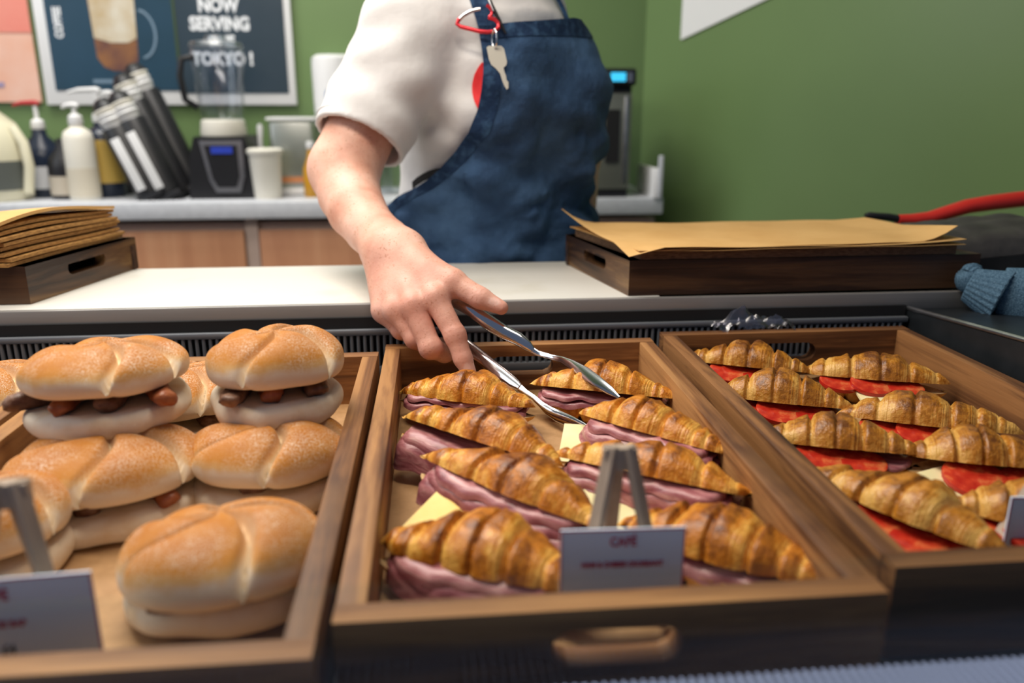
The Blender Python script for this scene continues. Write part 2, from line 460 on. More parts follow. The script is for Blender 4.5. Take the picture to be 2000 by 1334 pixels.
# ------------------------------------------------------------------ implicit surfaces (for the figure)
def smin(a, b, k):
    h = np.clip(.5 + .5 * (b - a) / k, 0, 1)
    return b * (1 - h) + a * h - k * h * (1 - h)
def cap(p, a, b, ra, rb):
    a = np.array(a, float); b = np.array(b, float); d = b - a
    t = np.clip(((p - a) @ d) / (d @ d), 0, 1)
    return np.linalg.norm(p - a - t[:, None] * d, axis=1) - (ra + (rb - ra) * t)
def ell(p, c, r, Rm=None):
    q = p - np.array(c, float)
    if Rm is not None: q = q @ Rm
    r = np.array(r, float)
    k = np.linalg.norm(q / r, axis=1)
    k2 = np.linalg.norm(q / (r * r), axis=1) + 1e-9
    return k * (k - 1) / k2
def surface_net(fn, lo, hi, vox):
    lo = np.array(lo, float); hi = np.array(hi, float)
    B = 4
    nb = np.ceil((hi - lo) / (vox * B)).astype(int)
    n = nb * B
    ci = np.stack(np.meshgrid(*[np.arange(k) for k in nb], indexing='ij'), -1).reshape(-1, 3)
    cc = lo + (ci * B + (B - 1) / 2.0) * vox
    d = np.concatenate([fn(c) for c in np.array_split(cc, max(1, len(cc) // 200000))])
    val = np.repeat(np.repeat(np.repeat(d.reshape(nb), B, 0), B, 1), B, 2)
    act = ci[np.abs(d) < vox * B * 1.9]
    off = np.stack(np.meshgrid(*[np.arange(B)] * 3, indexing='ij'), -1).reshape(-1, 3)
    idx = (act[:, None, :] * B + off[None]).reshape(-1, 3)
    pts = lo + idx * vox
    dv = np.concatenate([fn(c) for c in np.array_split(pts, max(1, len(pts) // 200000))])
    val[idx[:, 0], idx[:, 1], idx[:, 2]] = dv
    s = val < 0
    cs = np.zeros(n - 1, np.int8)
    for a in (0, 1):
        for b in (0, 1):
            for c in (0, 1):
                cs += s[a:n[0] - 1 + a, b:n[1] - 1 + b, c:n[2] - 1 + c]
    cell = np.argwhere((cs > 0) & (cs < 8))
    vid = -np.ones(n - 1, np.int64); vid[cell[:, 0], cell[:, 1], cell[:, 2]] = np.arange(len(cell))
    acc = np.zeros((len(cell), 3)); cnt = np.zeros(len(cell))
    cor = [(a, b, c) for a in (0, 1) for b in (0, 1) for c in (0, 1)]
    for i in range(8):
        for j in range(i + 1, 8):
            if sum(abs(cor[i][k] - cor[j][k]) for k in range(3)) != 1: continue
            A = cell + cor[i]; Bp = cell + cor[j]
            va = val[A[:, 0], A[:, 1], A[:, 2]]; vb = val[Bp[:, 0], Bp[:, 1], Bp[:, 2]]
            k = (va < 0) != (vb < 0)
            t = np.where(k, va / np.where(k, va - vb, 1), 0)
            P = A + (Bp - A) * t[:, None]
            acc[k] += P[k]; cnt[k] += 1
    V = lo + acc / cnt[:, None] * vox
    F = []
    for ax in range(3):
        u, v = (ax + 1) % 3, (ax + 2) % 3
        sl0 = [slice(None)] * 3; sl1 = [slice(None)] * 3
        sl0[ax] = slice(0, n[ax] - 1); sl1[ax] = slice(1, n[ax])
        x = np.argwhere(s[tuple(sl0)] != s[tuple(sl1)])
        x = x[(x[:, u] > 0) & (x[:, v] > 0) & (x[:, u] < n[u] - 1) & (x[:, v] < n[v] - 1)]
        eu = np.zeros(3, int); eu[u] = 1; ev = np.zeros(3, int); ev[v] = 1
        q = [vid[tuple((x - a * eu - b * ev).T)] for a, b in ((1, 1), (0, 1), (0, 0), (1, 0))]
        inside = s[tuple(x.T)]
        f = np.stack(q, 1)
        f = np.where(inside[:, None], f, f[:, ::-1])
        F.append(f)
    F = np.concatenate(F); F = F[(F >= 0).all(1)]
    # two rounds of light smoothing
    for _ in range(2):
        sm = np.zeros_like(V); c = np.zeros(len(V))
        for a in range(4):
            i, j = F[:, a], F[:, (a + 1) % 4]
            np.add.at(sm, i, V[j]); np.add.at(c, i, 1); np.add.at(sm, j, V[i]); np.add.at(c, j, 1)
        V = V * .5 + sm / np.maximum(c, 1)[:, None] * .5
    return V, F
def np_mesh(name, V, F):
    me = bpy.data.meshes.new(name)
    me.vertices.add(len(V)); me.vertices.foreach_set('co', np.asarray(V, np.float32).ravel())
    me.loops.add(len(F) * 4); me.loops.foreach_set('vertex_index', np.asarray(F, np.int32).ravel())
    me.polygons.add(len(F)); me.polygons.foreach_set('loop_start', np.arange(0, len(F) * 4, 4, dtype=np.int32))
    me.update(calc_edges=True); me.validate()
    return me
def fattr(me, name, vals):
    a = me.attributes.new(name, 'FLOAT', 'POINT'); a.data.foreach_set('value', np.asarray(vals, np.float32).ravel())

# ------------------------------------------------------------------ the room
CT = 0.952                                   # worktop height of the serving counter
BACK = 2.62
struct(box('floor', (-0.3, 0.9, -0.05), (5.4, 6.0, 0.1), M['floor']))
struct(box('wall_back', (-0.95, BACK + .05, 1.35), (3.3, 0.1, 2.7), M['green']))
wr_a = Vector((0.655, BACK, 0)); wr_b = Vector((1.85, 0.75, 0))
wdir = (wr_b - wr_a).normalized(); wnor = Vector((wdir.y, -wdir.x, 0))       # wnor points out of the room
if wnor.x < 0: wnor = -wnor
bm = bmesh.new()
add_prism(bm, [(0, 0), ((wr_b - wr_a).length, 0), ((wr_b - wr_a).length, 2.7), (0, 2.7)], wr_a, wdir, (0, 0, 1), wnor, .1)
struct(from_bm('wall_right', bm, M['green']))
struct(box('ceiling', (-0.3, 1.55, 2.75), (4.6, 2.3, 0.1), M['ceiling']))

# ------------------------------------------------------------------ display case
CX0, CX1 = -0.78, 0.63
case = thing('display_case', 'long steel food display case holding the wooden trays', 'display case', (0, 0, 0))
box('deck', ((CX0 + CX1) / 2, .665, .8425), (CX1 - CX0, .73, .012), M['dark_steel'], case, .002)
box('plinth', ((CX0 + CX1) / 2, .66, .418), (CX1 - CX0, .72, .835), M['dark_steel'], case, .004)
box('well_wall', ((CX0 + CX1) / 2, 1.024, .8925), (CX1 - CX0, .004, .086), M['black_matte'], case)
led = box('front_ledge', ((CX0 + CX1) / 2, .300, .874), (CX1 - CX0, .124, .052), M['dark_steel'], case, .004)
bm = bmesh.new()
xx = CX0 + .004
while xx < CX1 - .003:
    add_box(bm, (xx, .300, .9012), (.0016, .118, .0016)); xx += .0052
rb = from_bm('rib_strip', bm, pbr('ledge_rib', (.36, .42, .66), .35), led); rb['kind'] = 'stuff'
# air grille behind the trays: every bar its own piece
gr = box('air_grille', ((CX0 + CX1) / 2, 1.0165, .9180), (CX1 - CX0, .008, .008), M['grille'], case, .002)
box('lower_rail', ((CX0 + CX1) / 2, 1.0165, .867), (CX1 - CX0, .008, .012), M['grille'], gr, .002)
bmb = bmesh.new(); add_box(bmb, (0, 0, 0), (.0042, .006, .0450), .0012, seg=1)
bar_me = bpy.data.meshes.new('bar'); bmb.to_mesh(bar_me); bmb.free(); bar_me.materials.append(M['grille'])
xx = CX0 + .006
while xx < CX1 - .005:
    b_ = bpy.data.objects.new('bar', bar_me); COL.objects.link(b_); b_.parent = gr; b_.location = (xx, 1.0165, .8930); xx += .0083
# right end panel with its sloping steel rim
bm = bmesh.new()
add_prism(bm, [(.30, .835), (1.026, .835), (1.026, .929), (.30, .988)], (CX1 + .002, 0, 0), (0, 1, 0), (0, 0, 1), (1, 0, 0), .33)
sp = from_bm('end_panel', bm, M['dark_steel'], case)
tube('rim_bar', [(CX1 + .004, 1.024, .931), (CX1 + .004, .32, .989)], .0035, M['steel'], sp, 8)
# low front glass
gl = thing('front_glass', 'clear low glass screen standing along the front of the case', 'glass screen', (0, .318, .9026))
bm = bmesh.new(); add_box(bm, ((CX0 + CX1) / 2, 0, .045), (CX1 - CX0, .005, .090), .0012, seg=1)
from_bm('pane', bm, M['glass'], gl)

# ------------------------------------------------------------------ serving counter
counter = thing('serving_counter', 'stainless steel serving counter behind the display case', 'counter', (0, 0, 0))
X0, X1 = -1.25, .95
box('counter_top', ((X0 + X1) / 2, 1.172, CT - .0185), (X1 - X0, .284, .021), M['steel'], counter, .003)
box('front_lip', ((X0 + X1) / 2, 1.0315, CT - .0155), (X1 - X0, .009, .031), pbr('satin_lip_steel', (.32, .305, .295), .5, .35, var=(30, (.24, .228, .22), .35, .7), stretch=(.08, 1, 1)), counter, .002)
box('counter_body', ((X0 + X1) / 2, 1.180, .461), (X1 - X0, .26, .922), M['dark_steel'], counter, .003)
tag(box('chopping_board', (-.215, 1.170, CT - .004), (1.02, .262, .007), M['white_board'], None, .0025),
    'long white plastic chopping board set into the steel counter', 'chopping board')

# ------------------------------------------------------------------ wooden trays
TW, TD, TH, TT = .328, .562, .066, .018
def slot_wall(width, height, th, sw, sh, zc, seg=10):
    """upright board in xz with a stadium hand hole, thickness along y, origin bottom centre"""
    hw = width / 2
    corner = [math.atan2(h, x) for x, h in ((hw, height - zc), (-hw, height - zc), (-hw, -zc), (hw, -zc))]
    A = sorted({round(a % (2 * math.pi), 5) for a in corner} | {round(2 * math.pi * k / 48, 5) for k in range(48)})
    inner, outer = [], []
    for a in A:
        dx, dz = math.cos(a), math.sin(a)
        # rectangle
        t = min([hw / abs(dx)] if abs(dx) > 1e-9 else [1e9])
        t2 = ((height - zc) / dz) if dz > 1e-9 else ((-zc) / dz if dz < -1e-9 else 1e9)
        t = min(t, t2); outer.append((dx * t, zc + dz * t))
        # stadium
        r = sh / 2; s = sw / 2 - r
        lo_, hi_ = 0, sw
        for _ in range(40):
            mid = (lo_ + hi_) / 2; x, z = dx * mid, dz * mid
            if math.hypot(max(abs(x) - s, 0), z) < r: lo_ = mid
            else: hi_ = mid
        inner.append((dx * lo_, zc + dz * lo_))
    n = len(A); V = []; F = []
    for y in (-th / 2, th / 2):
        V += [(x, y, z) for x, z in outer] + [(x, y, z) for x, z in inner]
    for i in range(n):
        j = (i + 1) % n
        F += [(i, j, n + j, n + i), (2 * n + j, 2 * n + i, 3 * n + i, 3 * n + j),
              (j, i, 2 * n + i, 2 * n + j), (n + i, n + j, 3 * n + j, 3 * n + i)]
    return meshdata('end_wall', V, F)
end_me = slot_wall(TW, TH, TT, .078, .024, .040); end_me.materials.append(M['wood_x'])
end_dark = end_me.copy(); end_dark.materials[0] = M['wood_x_dark']
def make_tray(x0, y0, label, rz=0, dark=False):
    t = thing('wooden_tray', label, 'tray', (x0 + TW / 2, y0 + TD / 2, .8487), R(rz), 'wooden trays in the display case')
    for s in (-1, 1):
        e = link('end_wall', end_dark if dark else end_me, None, t, False); e.location = (0, s * (TD - TT) / 2, 0)
        wv = box('side_wall', (s * (TW - TT) / 2, 0, TH / 2), (TT, TD - 2 * TT, TH), M['wood_y_dark' if dark else 'wood_y'], t, .0012)
    box('base_board', (0, 0, .005), (TW - 2 * TT, TD - 2 * TT, .006), M['tray_base'], t)
    return t
TL, TM, TR = -.399, -.064, .283
make_tray(TL, .376, 'wooden tray holding the stacked floury sausage buns')
make_tray(TM, .406, 'middle wooden tray of ham and cheese croissants, beneath the tongs')
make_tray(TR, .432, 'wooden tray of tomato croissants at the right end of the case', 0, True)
make_tray(-.734, .376, 'wooden tray cut off by the left photo edge beyond the bun tray')
FLOOR = .8487 + .008

# ------------------------------------------------------------------ croissant sandwiches
BND = [0, .37, .72, .93, 1.05]
def half_shell(L, W, H, bend, seed, flip=1, tonebias=0.0, nu=110, nv=22):
    rs = np.random.RandomState(seed)
    u = np.linspace(-1, 1, nu)[:, None]; v = np.linspace(0, 1, nv)[None, :]
    skew = .085 * rs.uniform(.6, 1.4) * rs.choice([-1, 1])
    c0 = rs.uniform(-.16, .16)
    ue = (u - c0) + skew * np.sin((v - .5) * 3.0) * np.ones_like(u)
    a = np.abs(ue)
    bn = np.array(BND) * rs.uniform(.93, 1.07); bn[0] = 0; bn[1:] += rs.uniform(-.05, .05, len(bn) - 1)
    k = np.clip(np.searchsorted(bn, a.ravel(), side='right') - 1, 0, len(bn) - 2).reshape(a.shape)
    t = np.clip((a - bn[k]) / (bn[k + 1] - bn[k]), 0, 1)
    seg_amp = rs.uniform(.85, 1.2, len(bn))[k]
    db = np.min(np.abs(a[..., None] - bn[None, None, 1:-1]), axis=2)              # distance to the nearest overlap
    tipf = np.clip(1.15 - np.abs(u) ** 2.5, .2, 1)
    saw = sstep(0, .12, t) * (1 - t) ** .7
    swell = np.interp(u, np.linspace(-1, 1, 9), rs.uniform(-.07, .09, 9))
    fct = 1 + swell + tipf * (.17 * saw * seg_amp - .17 * np.exp(-(db / .030) ** 2) + .04 * np.sin(np.clip(t, 0, 1) * math.pi) - .04)
    au = np.abs(u)
    env = np.clip(1 - au ** 2.3, 0, 1) ** .62 * .88 + .12 * np.clip(1 - au ** 8, 0, 1)
    hump = np.exp(-np.abs((u - c0) / .46) ** 3)
    wv = W / 2 * (.92 + .14 * hump) * env * (fct * .55 + .45)
    hv = H * (.84 + .30 * hump) * env ** .9 * fct
    al = math.pi * (1 - v)
    x = L / 2 * u * np.ones_like(v) + .006 * skew * 8 * np.sin((v - .5) * 3)
    y = wv * np.cos(al) + bend * (u ** 2) * -1
    z = hv * np.clip(np.sin(al), 0, 1) ** .72
    P = np.stack([x, y, z], -1)
    nz = vnoise(P * 70 + seed, seed) * .0016 + vnoise(P * 160 + seed, seed + 3) * .0007
    edge = np.clip(np.sin(al), 0, 1)
    P[..., 2] += nz * edge * 1.6; P[..., 1] += nz * .8
    P[..., 2] *= flip
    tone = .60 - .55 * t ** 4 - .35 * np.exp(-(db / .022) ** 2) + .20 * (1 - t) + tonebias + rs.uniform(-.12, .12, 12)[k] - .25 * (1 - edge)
    lam = sstep(.35, .8, t) * .9 + .12
    uc = ue * L / 2
    # closed shell: outer grid + flat cut face
    V = P.reshape(-1, 3); n, m = nu, nv
    F = [(i * m + j, (i + 1) * m + j, (i + 1) * m + j + 1, i * m + j + 1) for i in range(n - 1) for j in range(m - 1)]
    cut = [(i * m, i * m + m - 1, (i + 1) * m + m - 1, (i + 1) * m) for i in range(n - 1)]
    if flip > 0: F = [q[::-1] for q in F]; cut = [q[::-1] for q in cut]
    me = meshdata('shell', V, F + cut)
    me.polygons.foreach_set('material_index', [0] * len(F) + [1] * len(cut))
    fattr(me, 'tone', tone * np.ones(P.shape[:2])); fattr(me, 'lam', lam * np.ones(P.shape[:2])); fattr(me, 'ucoord', uc * np.ones(P.shape[:2]))
    return me
def ham_ribbon(L, w0, out, droop, seed, amp=.003, ztop=0.0):
    rs = np.random.RandomState(seed)
    n, m = 48, 14
    P = np.zeros((n, m, 3))
    for i in range(n):
        s = i / (n - 1) * 2 - 1
        taper = (1 - abs(s) ** 6) ** .5
        wob = amp * math.sin(s * 7 + seed) + amp * .7 * math.sin(s * 15 + seed * 2)
        for j in range(m):
            q = j / (m - 1)
            fwd = w0 * .3 - (w0 * 1.15 + out * (.75 + .25 * math.sin(s * 4 + seed))) * min(q / .7, 1) * (.55 + .45 * taper)
            dn = droop * max(0, (q - .55) / .45) ** 1.3
            P[i, j] = (s * L / 2, fwd + (wob if q > .5 else 0) - dn * .25, ztop - dn + wob * .7 * q)
    return P
def cheese_grid(size, droop, n=12):
    P = np.zeros((n, n, 3))
    for i in range(n):
        for j in range(n):
            a, b = i / (n - 1) - .5, j / (n - 1) - .5
            P[i, j] = (a * size, b * size, 0)
    return P
KIND = 'croissants in the display trays'
def croissant(name, label, px, kind, seed, open_deg=18, L=None, W=.055, H=.0245, zl=0.0, zr=0.0, lift=0.0, bend=.010, ham=None, cheese=(), toms=(), group=None, mat='crust', roll=0):
    """px = pixel ends of the cut line -> used once for the placing of the real-size sandwich on the tray floor"""
    op = R(open_deg)
    zc = FLOOR + .0235 + W * .92 * math.sin(op) + lift
    a = atz(px[0], px[1], zc + zl); b = atz(px[2], px[3], zc + zr)
    d = b - a; ln = math.hypot(d.x, d.y); mid = (a + b) / 2
    L = L or min(max(ln * 1.06, .125), .185)
    ang = math.atan2(d.y, d.x); tilt = math.atan2(d.z, ln)
    rot = Matrix.Rotation(ang, 4, 'Z') @ Matrix.Rotation(-tilt, 4, 'Y') @ Matrix.Rotation(R(roll), 4, 'X')
    nrm = Vector((-math.sin(ang), math.cos(ang), 0))
    loc = mid + nrm * (W * .92 * math.cos(op) - W * .46); loc.z = FLOOR + lift + (zl + zr) / 2
    t = thing(name, label, 'croissant', loc, 0, group, rot=rot.to_euler())
    bot = link('bottom_half', half_shell(L * .97, W * .98, .021, bend, seed + 50, -1, -.05), None, t)
    bot.data.materials.append(M[mat]); bot.data.materials.append(M['crumb']); bot.location = (0, 0, .0215)
    top = link('top_half', half_shell(L, W, H, bend, seed, 1), None, t)
    top.data.materials.append(M[mat]); top.data.materials.append(M['crumb'])
    hinge = Vector((0, W * .46, .0235))
    top.matrix_local = Matrix.Translation(hinge) @ Matrix.Rotation(-R(open_deg), 4, 'X') @ Matrix.Translation((0, -W * .46, 0))
    for o in (bot, top): autosmooth(o, 75)
    zf = .0225
    if ham:
        n_l, out, droop = ham
        for q in range(n_l):
            P = ham_ribbon(L * (.90 - .06 * q), W / 2, out * (1 - .25 * q), droop * (1 - .3 * q), seed + q * 7, .0014, zf + .004 + q * .0065)
            sheet('ham_slice', P, .0035, M['ham'], t)
    for (cx, cy, cz, size, rz, rx, pale) in cheese:
        o = sheet('cheese_slice', cheese_grid(size, 0), .0028, M['cheese_pale' if pale else 'cheese'], t)
        o.location = (cx, cy, cz); o.rotation_euler = (R(rx), 0, R(rz))
        o.rotation_mode = 'XYZ'
    for (cx, cy, cz, r, rx, ry) in toms:
        bm = bmesh.new()
        add_lathe(bm, [(r * .90, -.0028), (r * .985, -.0022), (r, 0), (r * .985, .0022), (r * .90, .0028)], seg=26)
        bmesh.ops.recalc_face_normals(bm, faces=bm.faces)
        me = bpy.data.meshes.new('tomato_slice')
        bm.to_mesh(me); bm.free(); me.materials.append(M['tomato']); me.materials.append(M['tomato_skin'])
        me.polygons.foreach_set('material_index', [0 if abs(p.normal.z) > .75 else 1 for p in me.polygons])
        o = link('tomato_slice', me, None, t); autosmooth(o, 50)
        o.location = (cx, cy, cz); o.rotation_euler = (R(rx), R(ry), 0)
    return t
HG, TG = 'ham and cheese croissants in the middle tray', 'tomato croissants in the right tray'
HAMN, TOMN = 'ham_croissant', 'tomato_croissant'
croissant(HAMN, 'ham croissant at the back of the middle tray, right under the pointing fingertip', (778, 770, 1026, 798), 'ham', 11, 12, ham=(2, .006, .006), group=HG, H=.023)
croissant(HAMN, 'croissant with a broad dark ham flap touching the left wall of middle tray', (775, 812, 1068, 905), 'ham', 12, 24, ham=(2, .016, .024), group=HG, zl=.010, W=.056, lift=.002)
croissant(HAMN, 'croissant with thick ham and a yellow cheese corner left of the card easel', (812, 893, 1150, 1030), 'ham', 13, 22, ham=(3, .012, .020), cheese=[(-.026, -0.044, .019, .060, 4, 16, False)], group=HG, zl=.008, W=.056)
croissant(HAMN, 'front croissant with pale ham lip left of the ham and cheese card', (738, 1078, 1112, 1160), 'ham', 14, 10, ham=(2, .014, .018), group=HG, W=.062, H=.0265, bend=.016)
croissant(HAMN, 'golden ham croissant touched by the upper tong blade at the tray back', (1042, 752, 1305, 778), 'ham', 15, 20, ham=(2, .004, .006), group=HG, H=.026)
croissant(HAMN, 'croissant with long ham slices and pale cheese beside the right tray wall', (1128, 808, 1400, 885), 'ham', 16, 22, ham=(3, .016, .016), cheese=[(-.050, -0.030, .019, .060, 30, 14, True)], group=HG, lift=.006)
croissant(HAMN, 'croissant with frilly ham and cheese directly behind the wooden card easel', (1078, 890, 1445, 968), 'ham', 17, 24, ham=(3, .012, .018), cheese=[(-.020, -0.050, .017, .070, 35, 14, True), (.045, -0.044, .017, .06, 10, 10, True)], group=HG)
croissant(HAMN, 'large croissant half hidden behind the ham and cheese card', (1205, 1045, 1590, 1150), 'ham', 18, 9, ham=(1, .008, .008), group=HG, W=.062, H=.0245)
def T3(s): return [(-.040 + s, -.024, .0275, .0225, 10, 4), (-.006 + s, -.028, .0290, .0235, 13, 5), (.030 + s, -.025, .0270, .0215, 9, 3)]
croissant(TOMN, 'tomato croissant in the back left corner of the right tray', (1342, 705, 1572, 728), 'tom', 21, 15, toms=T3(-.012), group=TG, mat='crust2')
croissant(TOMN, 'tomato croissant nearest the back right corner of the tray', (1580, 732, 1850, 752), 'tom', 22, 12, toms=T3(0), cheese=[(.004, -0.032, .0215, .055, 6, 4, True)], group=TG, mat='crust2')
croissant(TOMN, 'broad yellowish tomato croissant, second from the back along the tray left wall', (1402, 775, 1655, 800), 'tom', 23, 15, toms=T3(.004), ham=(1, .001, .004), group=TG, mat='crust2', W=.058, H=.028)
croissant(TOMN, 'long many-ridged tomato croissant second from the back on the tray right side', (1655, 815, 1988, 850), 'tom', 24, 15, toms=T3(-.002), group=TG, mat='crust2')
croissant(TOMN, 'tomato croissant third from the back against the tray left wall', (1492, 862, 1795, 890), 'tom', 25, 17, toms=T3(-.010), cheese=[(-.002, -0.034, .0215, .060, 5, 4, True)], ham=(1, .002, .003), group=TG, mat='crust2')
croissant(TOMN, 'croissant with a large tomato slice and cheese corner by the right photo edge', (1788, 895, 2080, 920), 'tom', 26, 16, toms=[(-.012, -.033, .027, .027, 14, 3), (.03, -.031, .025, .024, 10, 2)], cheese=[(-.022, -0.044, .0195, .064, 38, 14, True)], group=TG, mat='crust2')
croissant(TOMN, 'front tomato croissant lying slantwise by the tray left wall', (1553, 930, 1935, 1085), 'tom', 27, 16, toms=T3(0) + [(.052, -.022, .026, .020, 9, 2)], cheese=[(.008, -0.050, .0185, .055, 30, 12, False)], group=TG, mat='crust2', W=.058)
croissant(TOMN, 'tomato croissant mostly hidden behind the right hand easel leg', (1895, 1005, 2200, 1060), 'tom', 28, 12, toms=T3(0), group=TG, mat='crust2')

# ------------------------------------------------------------------ floury sausage buns
def bun_top(Rb, H, seed, swirl=.75):
    rs = np.random.RandomState(seed)
    ns, na = 56, 150
    ph = np.linspace(0, 1, ns)[:, None]; th = np.linspace(0, 2 * math.pi, na, endpoint=False)[None, :]
    # profile: dome, rounded lower rim, flat cut
    a = ph * math.pi * .80
    rho = np.where(a < math.pi / 2, np.sin(np.minimum(a, math.pi / 2)) ** .78, 1 - .16 * ((a - math.pi / 2) / (math.pi * .30)) ** 2)
    zz = np.where(a < math.pi / 2, H * np.cos(np.minimum(a, math.pi / 2)) ** .92, -.012 * np.sin((a - math.pi / 2) / (math.pi * .30) * math.pi / 2))
    rho = rho * np.ones_like(th); zz = zz * np.ones_like(th)
    offs = rs.uniform(-.22, .22, 5); base = rs.uniform(0, 6)
    g = np.zeros_like(rho); lob = np.zeros_like(rho)
    ang = th - swirl * (1 - rho) - base
    cuts = np.sort((np.arange(5) * 2 * math.pi / 5 + offs) % (2 * math.pi))
    aw = ang % (2 * math.pi)
    dl = np.min([np.abs((aw - c + math.pi) % (2 * math.pi) - math.pi) for c in cuts], axis=0)
    g = np.exp(-((dl * (rho * Rb + .004)) / .0038) ** 2) * sstep(.02, .22, rho)
    idx = np.searchsorted(cuts, aw.ravel()).reshape(aw.shape) % 5
    lo_ = cuts[(idx - 1) % 5]; hi_ = cuts[idx]; span = (hi_ - lo_) % (2 * math.pi); f = ((aw - lo_) % (2 * math.pi)) / span
    lob = np.sin(np.clip(f, 0, 1) * math.pi) ** .38 * (1.25 - .75 * f)
    out = sstep(.12, .6, rho)
    low = sstep(-.012, .004, zz)
    r = Rb * rho * (1 + (.045 * (lob - .6) - .05 * g) * out)
    z = zz + (.0095 * (lob - .55) * out - .0115 * g) * (.25 + .75 * low) * sstep(-.5, .5, np.cos(a) + .2)
    x = r * np.cos(th); y = r * np.sin(th)
    P = np.stack([x, y, z], -1)
    P += (vnoise(P * 28 + seed, seed) * .0022)[..., None] * np.array([.6, .6, 1])
    V = P.reshape(-1, 3); F = []
    for i in range(ns - 1):
        for j in range(na):
            k = (j + 1) % na
            F.append((i * na + j, (i + 1) * na + j, (i + 1) * na + k, i * na + k))
    me = meshdata('bun_top', V, F + [tuple(range((ns - 1) * na, ns * na))])
    tone = sstep(-.004, H * .80, z) * .72 + .12 * (lob - .5) - .30 * g
    fattr(me, 'tone', tone); fattr(me, 'groove', g * sstep(-.012, .004, zz))
    return me
def bun_base(Rb, h, seed):
    ns, na = 18, 90
    th = np.linspace(0, 2 * math.pi, na, endpoint=False)[None, :]; s = np.linspace(0, 1, ns)[:, None]
    a = s * math.pi
    rho = Rb * (.84 + .15 * np.sin(a) ** .7) * (1 + .02 * np.abs(np.sin(2.5 * th + seed)))
    z = h * (.5 - .5 * np.cos(a)) * np.ones_like(th)
    P = np.stack([rho * np.cos(th), rho * np.sin(th), z], -1)
    P += (vnoise(P * 40 + seed, seed) * .0022)[..., None]
    V = P.reshape(-1, 3)
    F = [(i * na + j, i * na + (j + 1) % na, (i + 1) * na + (j + 1) % na, (i + 1) * na + j) for i in range(ns - 1) for j in range(na)]
    return meshdata('bun_base', V, F + [tuple(range(na))[::-1], tuple(range((ns - 1) * na, ns * na))])
BG = 'floury sausage buns in the left tray'
def bun(label, x, yf, zb, Rb, seed, H=.040, gap=.013, rz=0, tilt=(0, 0), sausages=((-.045, -20), (-.01, 5), (.03, 15)), topshift=(0, 0), group=BG, htop=0.0):
    c = atz(x, yf, zb + .008); loc = Vector((c.x, c.y + Rb * .86, zb))
    t = thing('sausage_bun', label, 'bun', loc, 0, group, rot=(R(tilt[0]), R(tilt[1]), R(rz)))
    o = link('bun_base', bun_base(Rb * .98, .022, seed), M['bun_base'], t)
    o = link('bun_top', bun_top(Rb, H, seed), M['bun'], t)
    o.location = (topshift[0], topshift[1], .022 + gap + .012 + htop); o.rotation_euler = (R(-5), 0, 0); autosmooth(o, 80)
    for i, (sx, sa) in enumerate(sausages):
        d = Vector((math.sin(R(sa)), -math.cos(R(sa)), 0)); p0 = Vector((sx, 0, .022 + gap * .55))
        pts = [p0 + d * k for k in (-.035, -.03, -.01, .010, .03, Rb * .60, Rb * .72, Rb * .78)]
        sg_ = tube('sausage', pts, [.006, .010, .0112, .0105, .0112, .0102, .0098, .0052], M['sausage_hot' if i % 2 else 'sausage'], t, 16, .66)
        so = sg_
        co = np.array([v_.co[:] for v_ in so.data.vertices]); co += np.stack([vnoise(co * 130 + seed + k_ * 9, k_) for k_ in range(3)], 1) * .0030
        so.data.vertices.foreach_set('co', co.ravel())
    return t
bun('floury bun under the widest sausage bun at the left edge', 158, 1052, FLOOR, .078, 2, H=.031, sausages=((-.02, 10), (.03, 20)), rz=14, gap=.005)
bun('widest floury sausage bun, top of the left stack', 168, 846, FLOOR + .064, .0695, 5, H=.024, rz=0, sausages=((-.034, -50), (-.020, -4), (.010, 6), (.04, 30)), gap=.011, tilt=(0, -1.5))
bun('floury bun under the domed sausage bun, beside the bun tray right wall', 508, 1005, FLOOR, .071, 8, H=.029, rz=-10, sausages=((.0, 0),), gap=.004)
bun('domed floury sausage bun, top of the stack beside the middle tray', 520, 824, FLOOR + .059, .0620, 11, rz=25, H=.031, sausages=((-.03, -30), (.0, -22), (.03, -5)), gap=.011, tilt=(0, 2))
bun('single large floury bun at the front of the bun tray', 402, 1252, FLOOR, .0690, 14, rz=40, H=.037, sausages=((-.02, -52),), gap=.006, tilt=(-7, 5), topshift=(-.004, -.008), htop=-.009)
bun('floury bun half hidden behind the widest sausage bun', 335, 872, FLOOR, .070, 17, H=.031, sausages=((.02, 20),), gap=.008)
bun('floury bun standing behind the left price card easel', -90, 1165, FLOOR, .058, 20, H=.030, sausages=(), gap=.004, rz=30)
bun('floury bun in the tray at the far left photo edge', -62, 860, FLOOR, .066, 23, H=.03, sausages=(), gap=.006, group='bun in the far left tray')

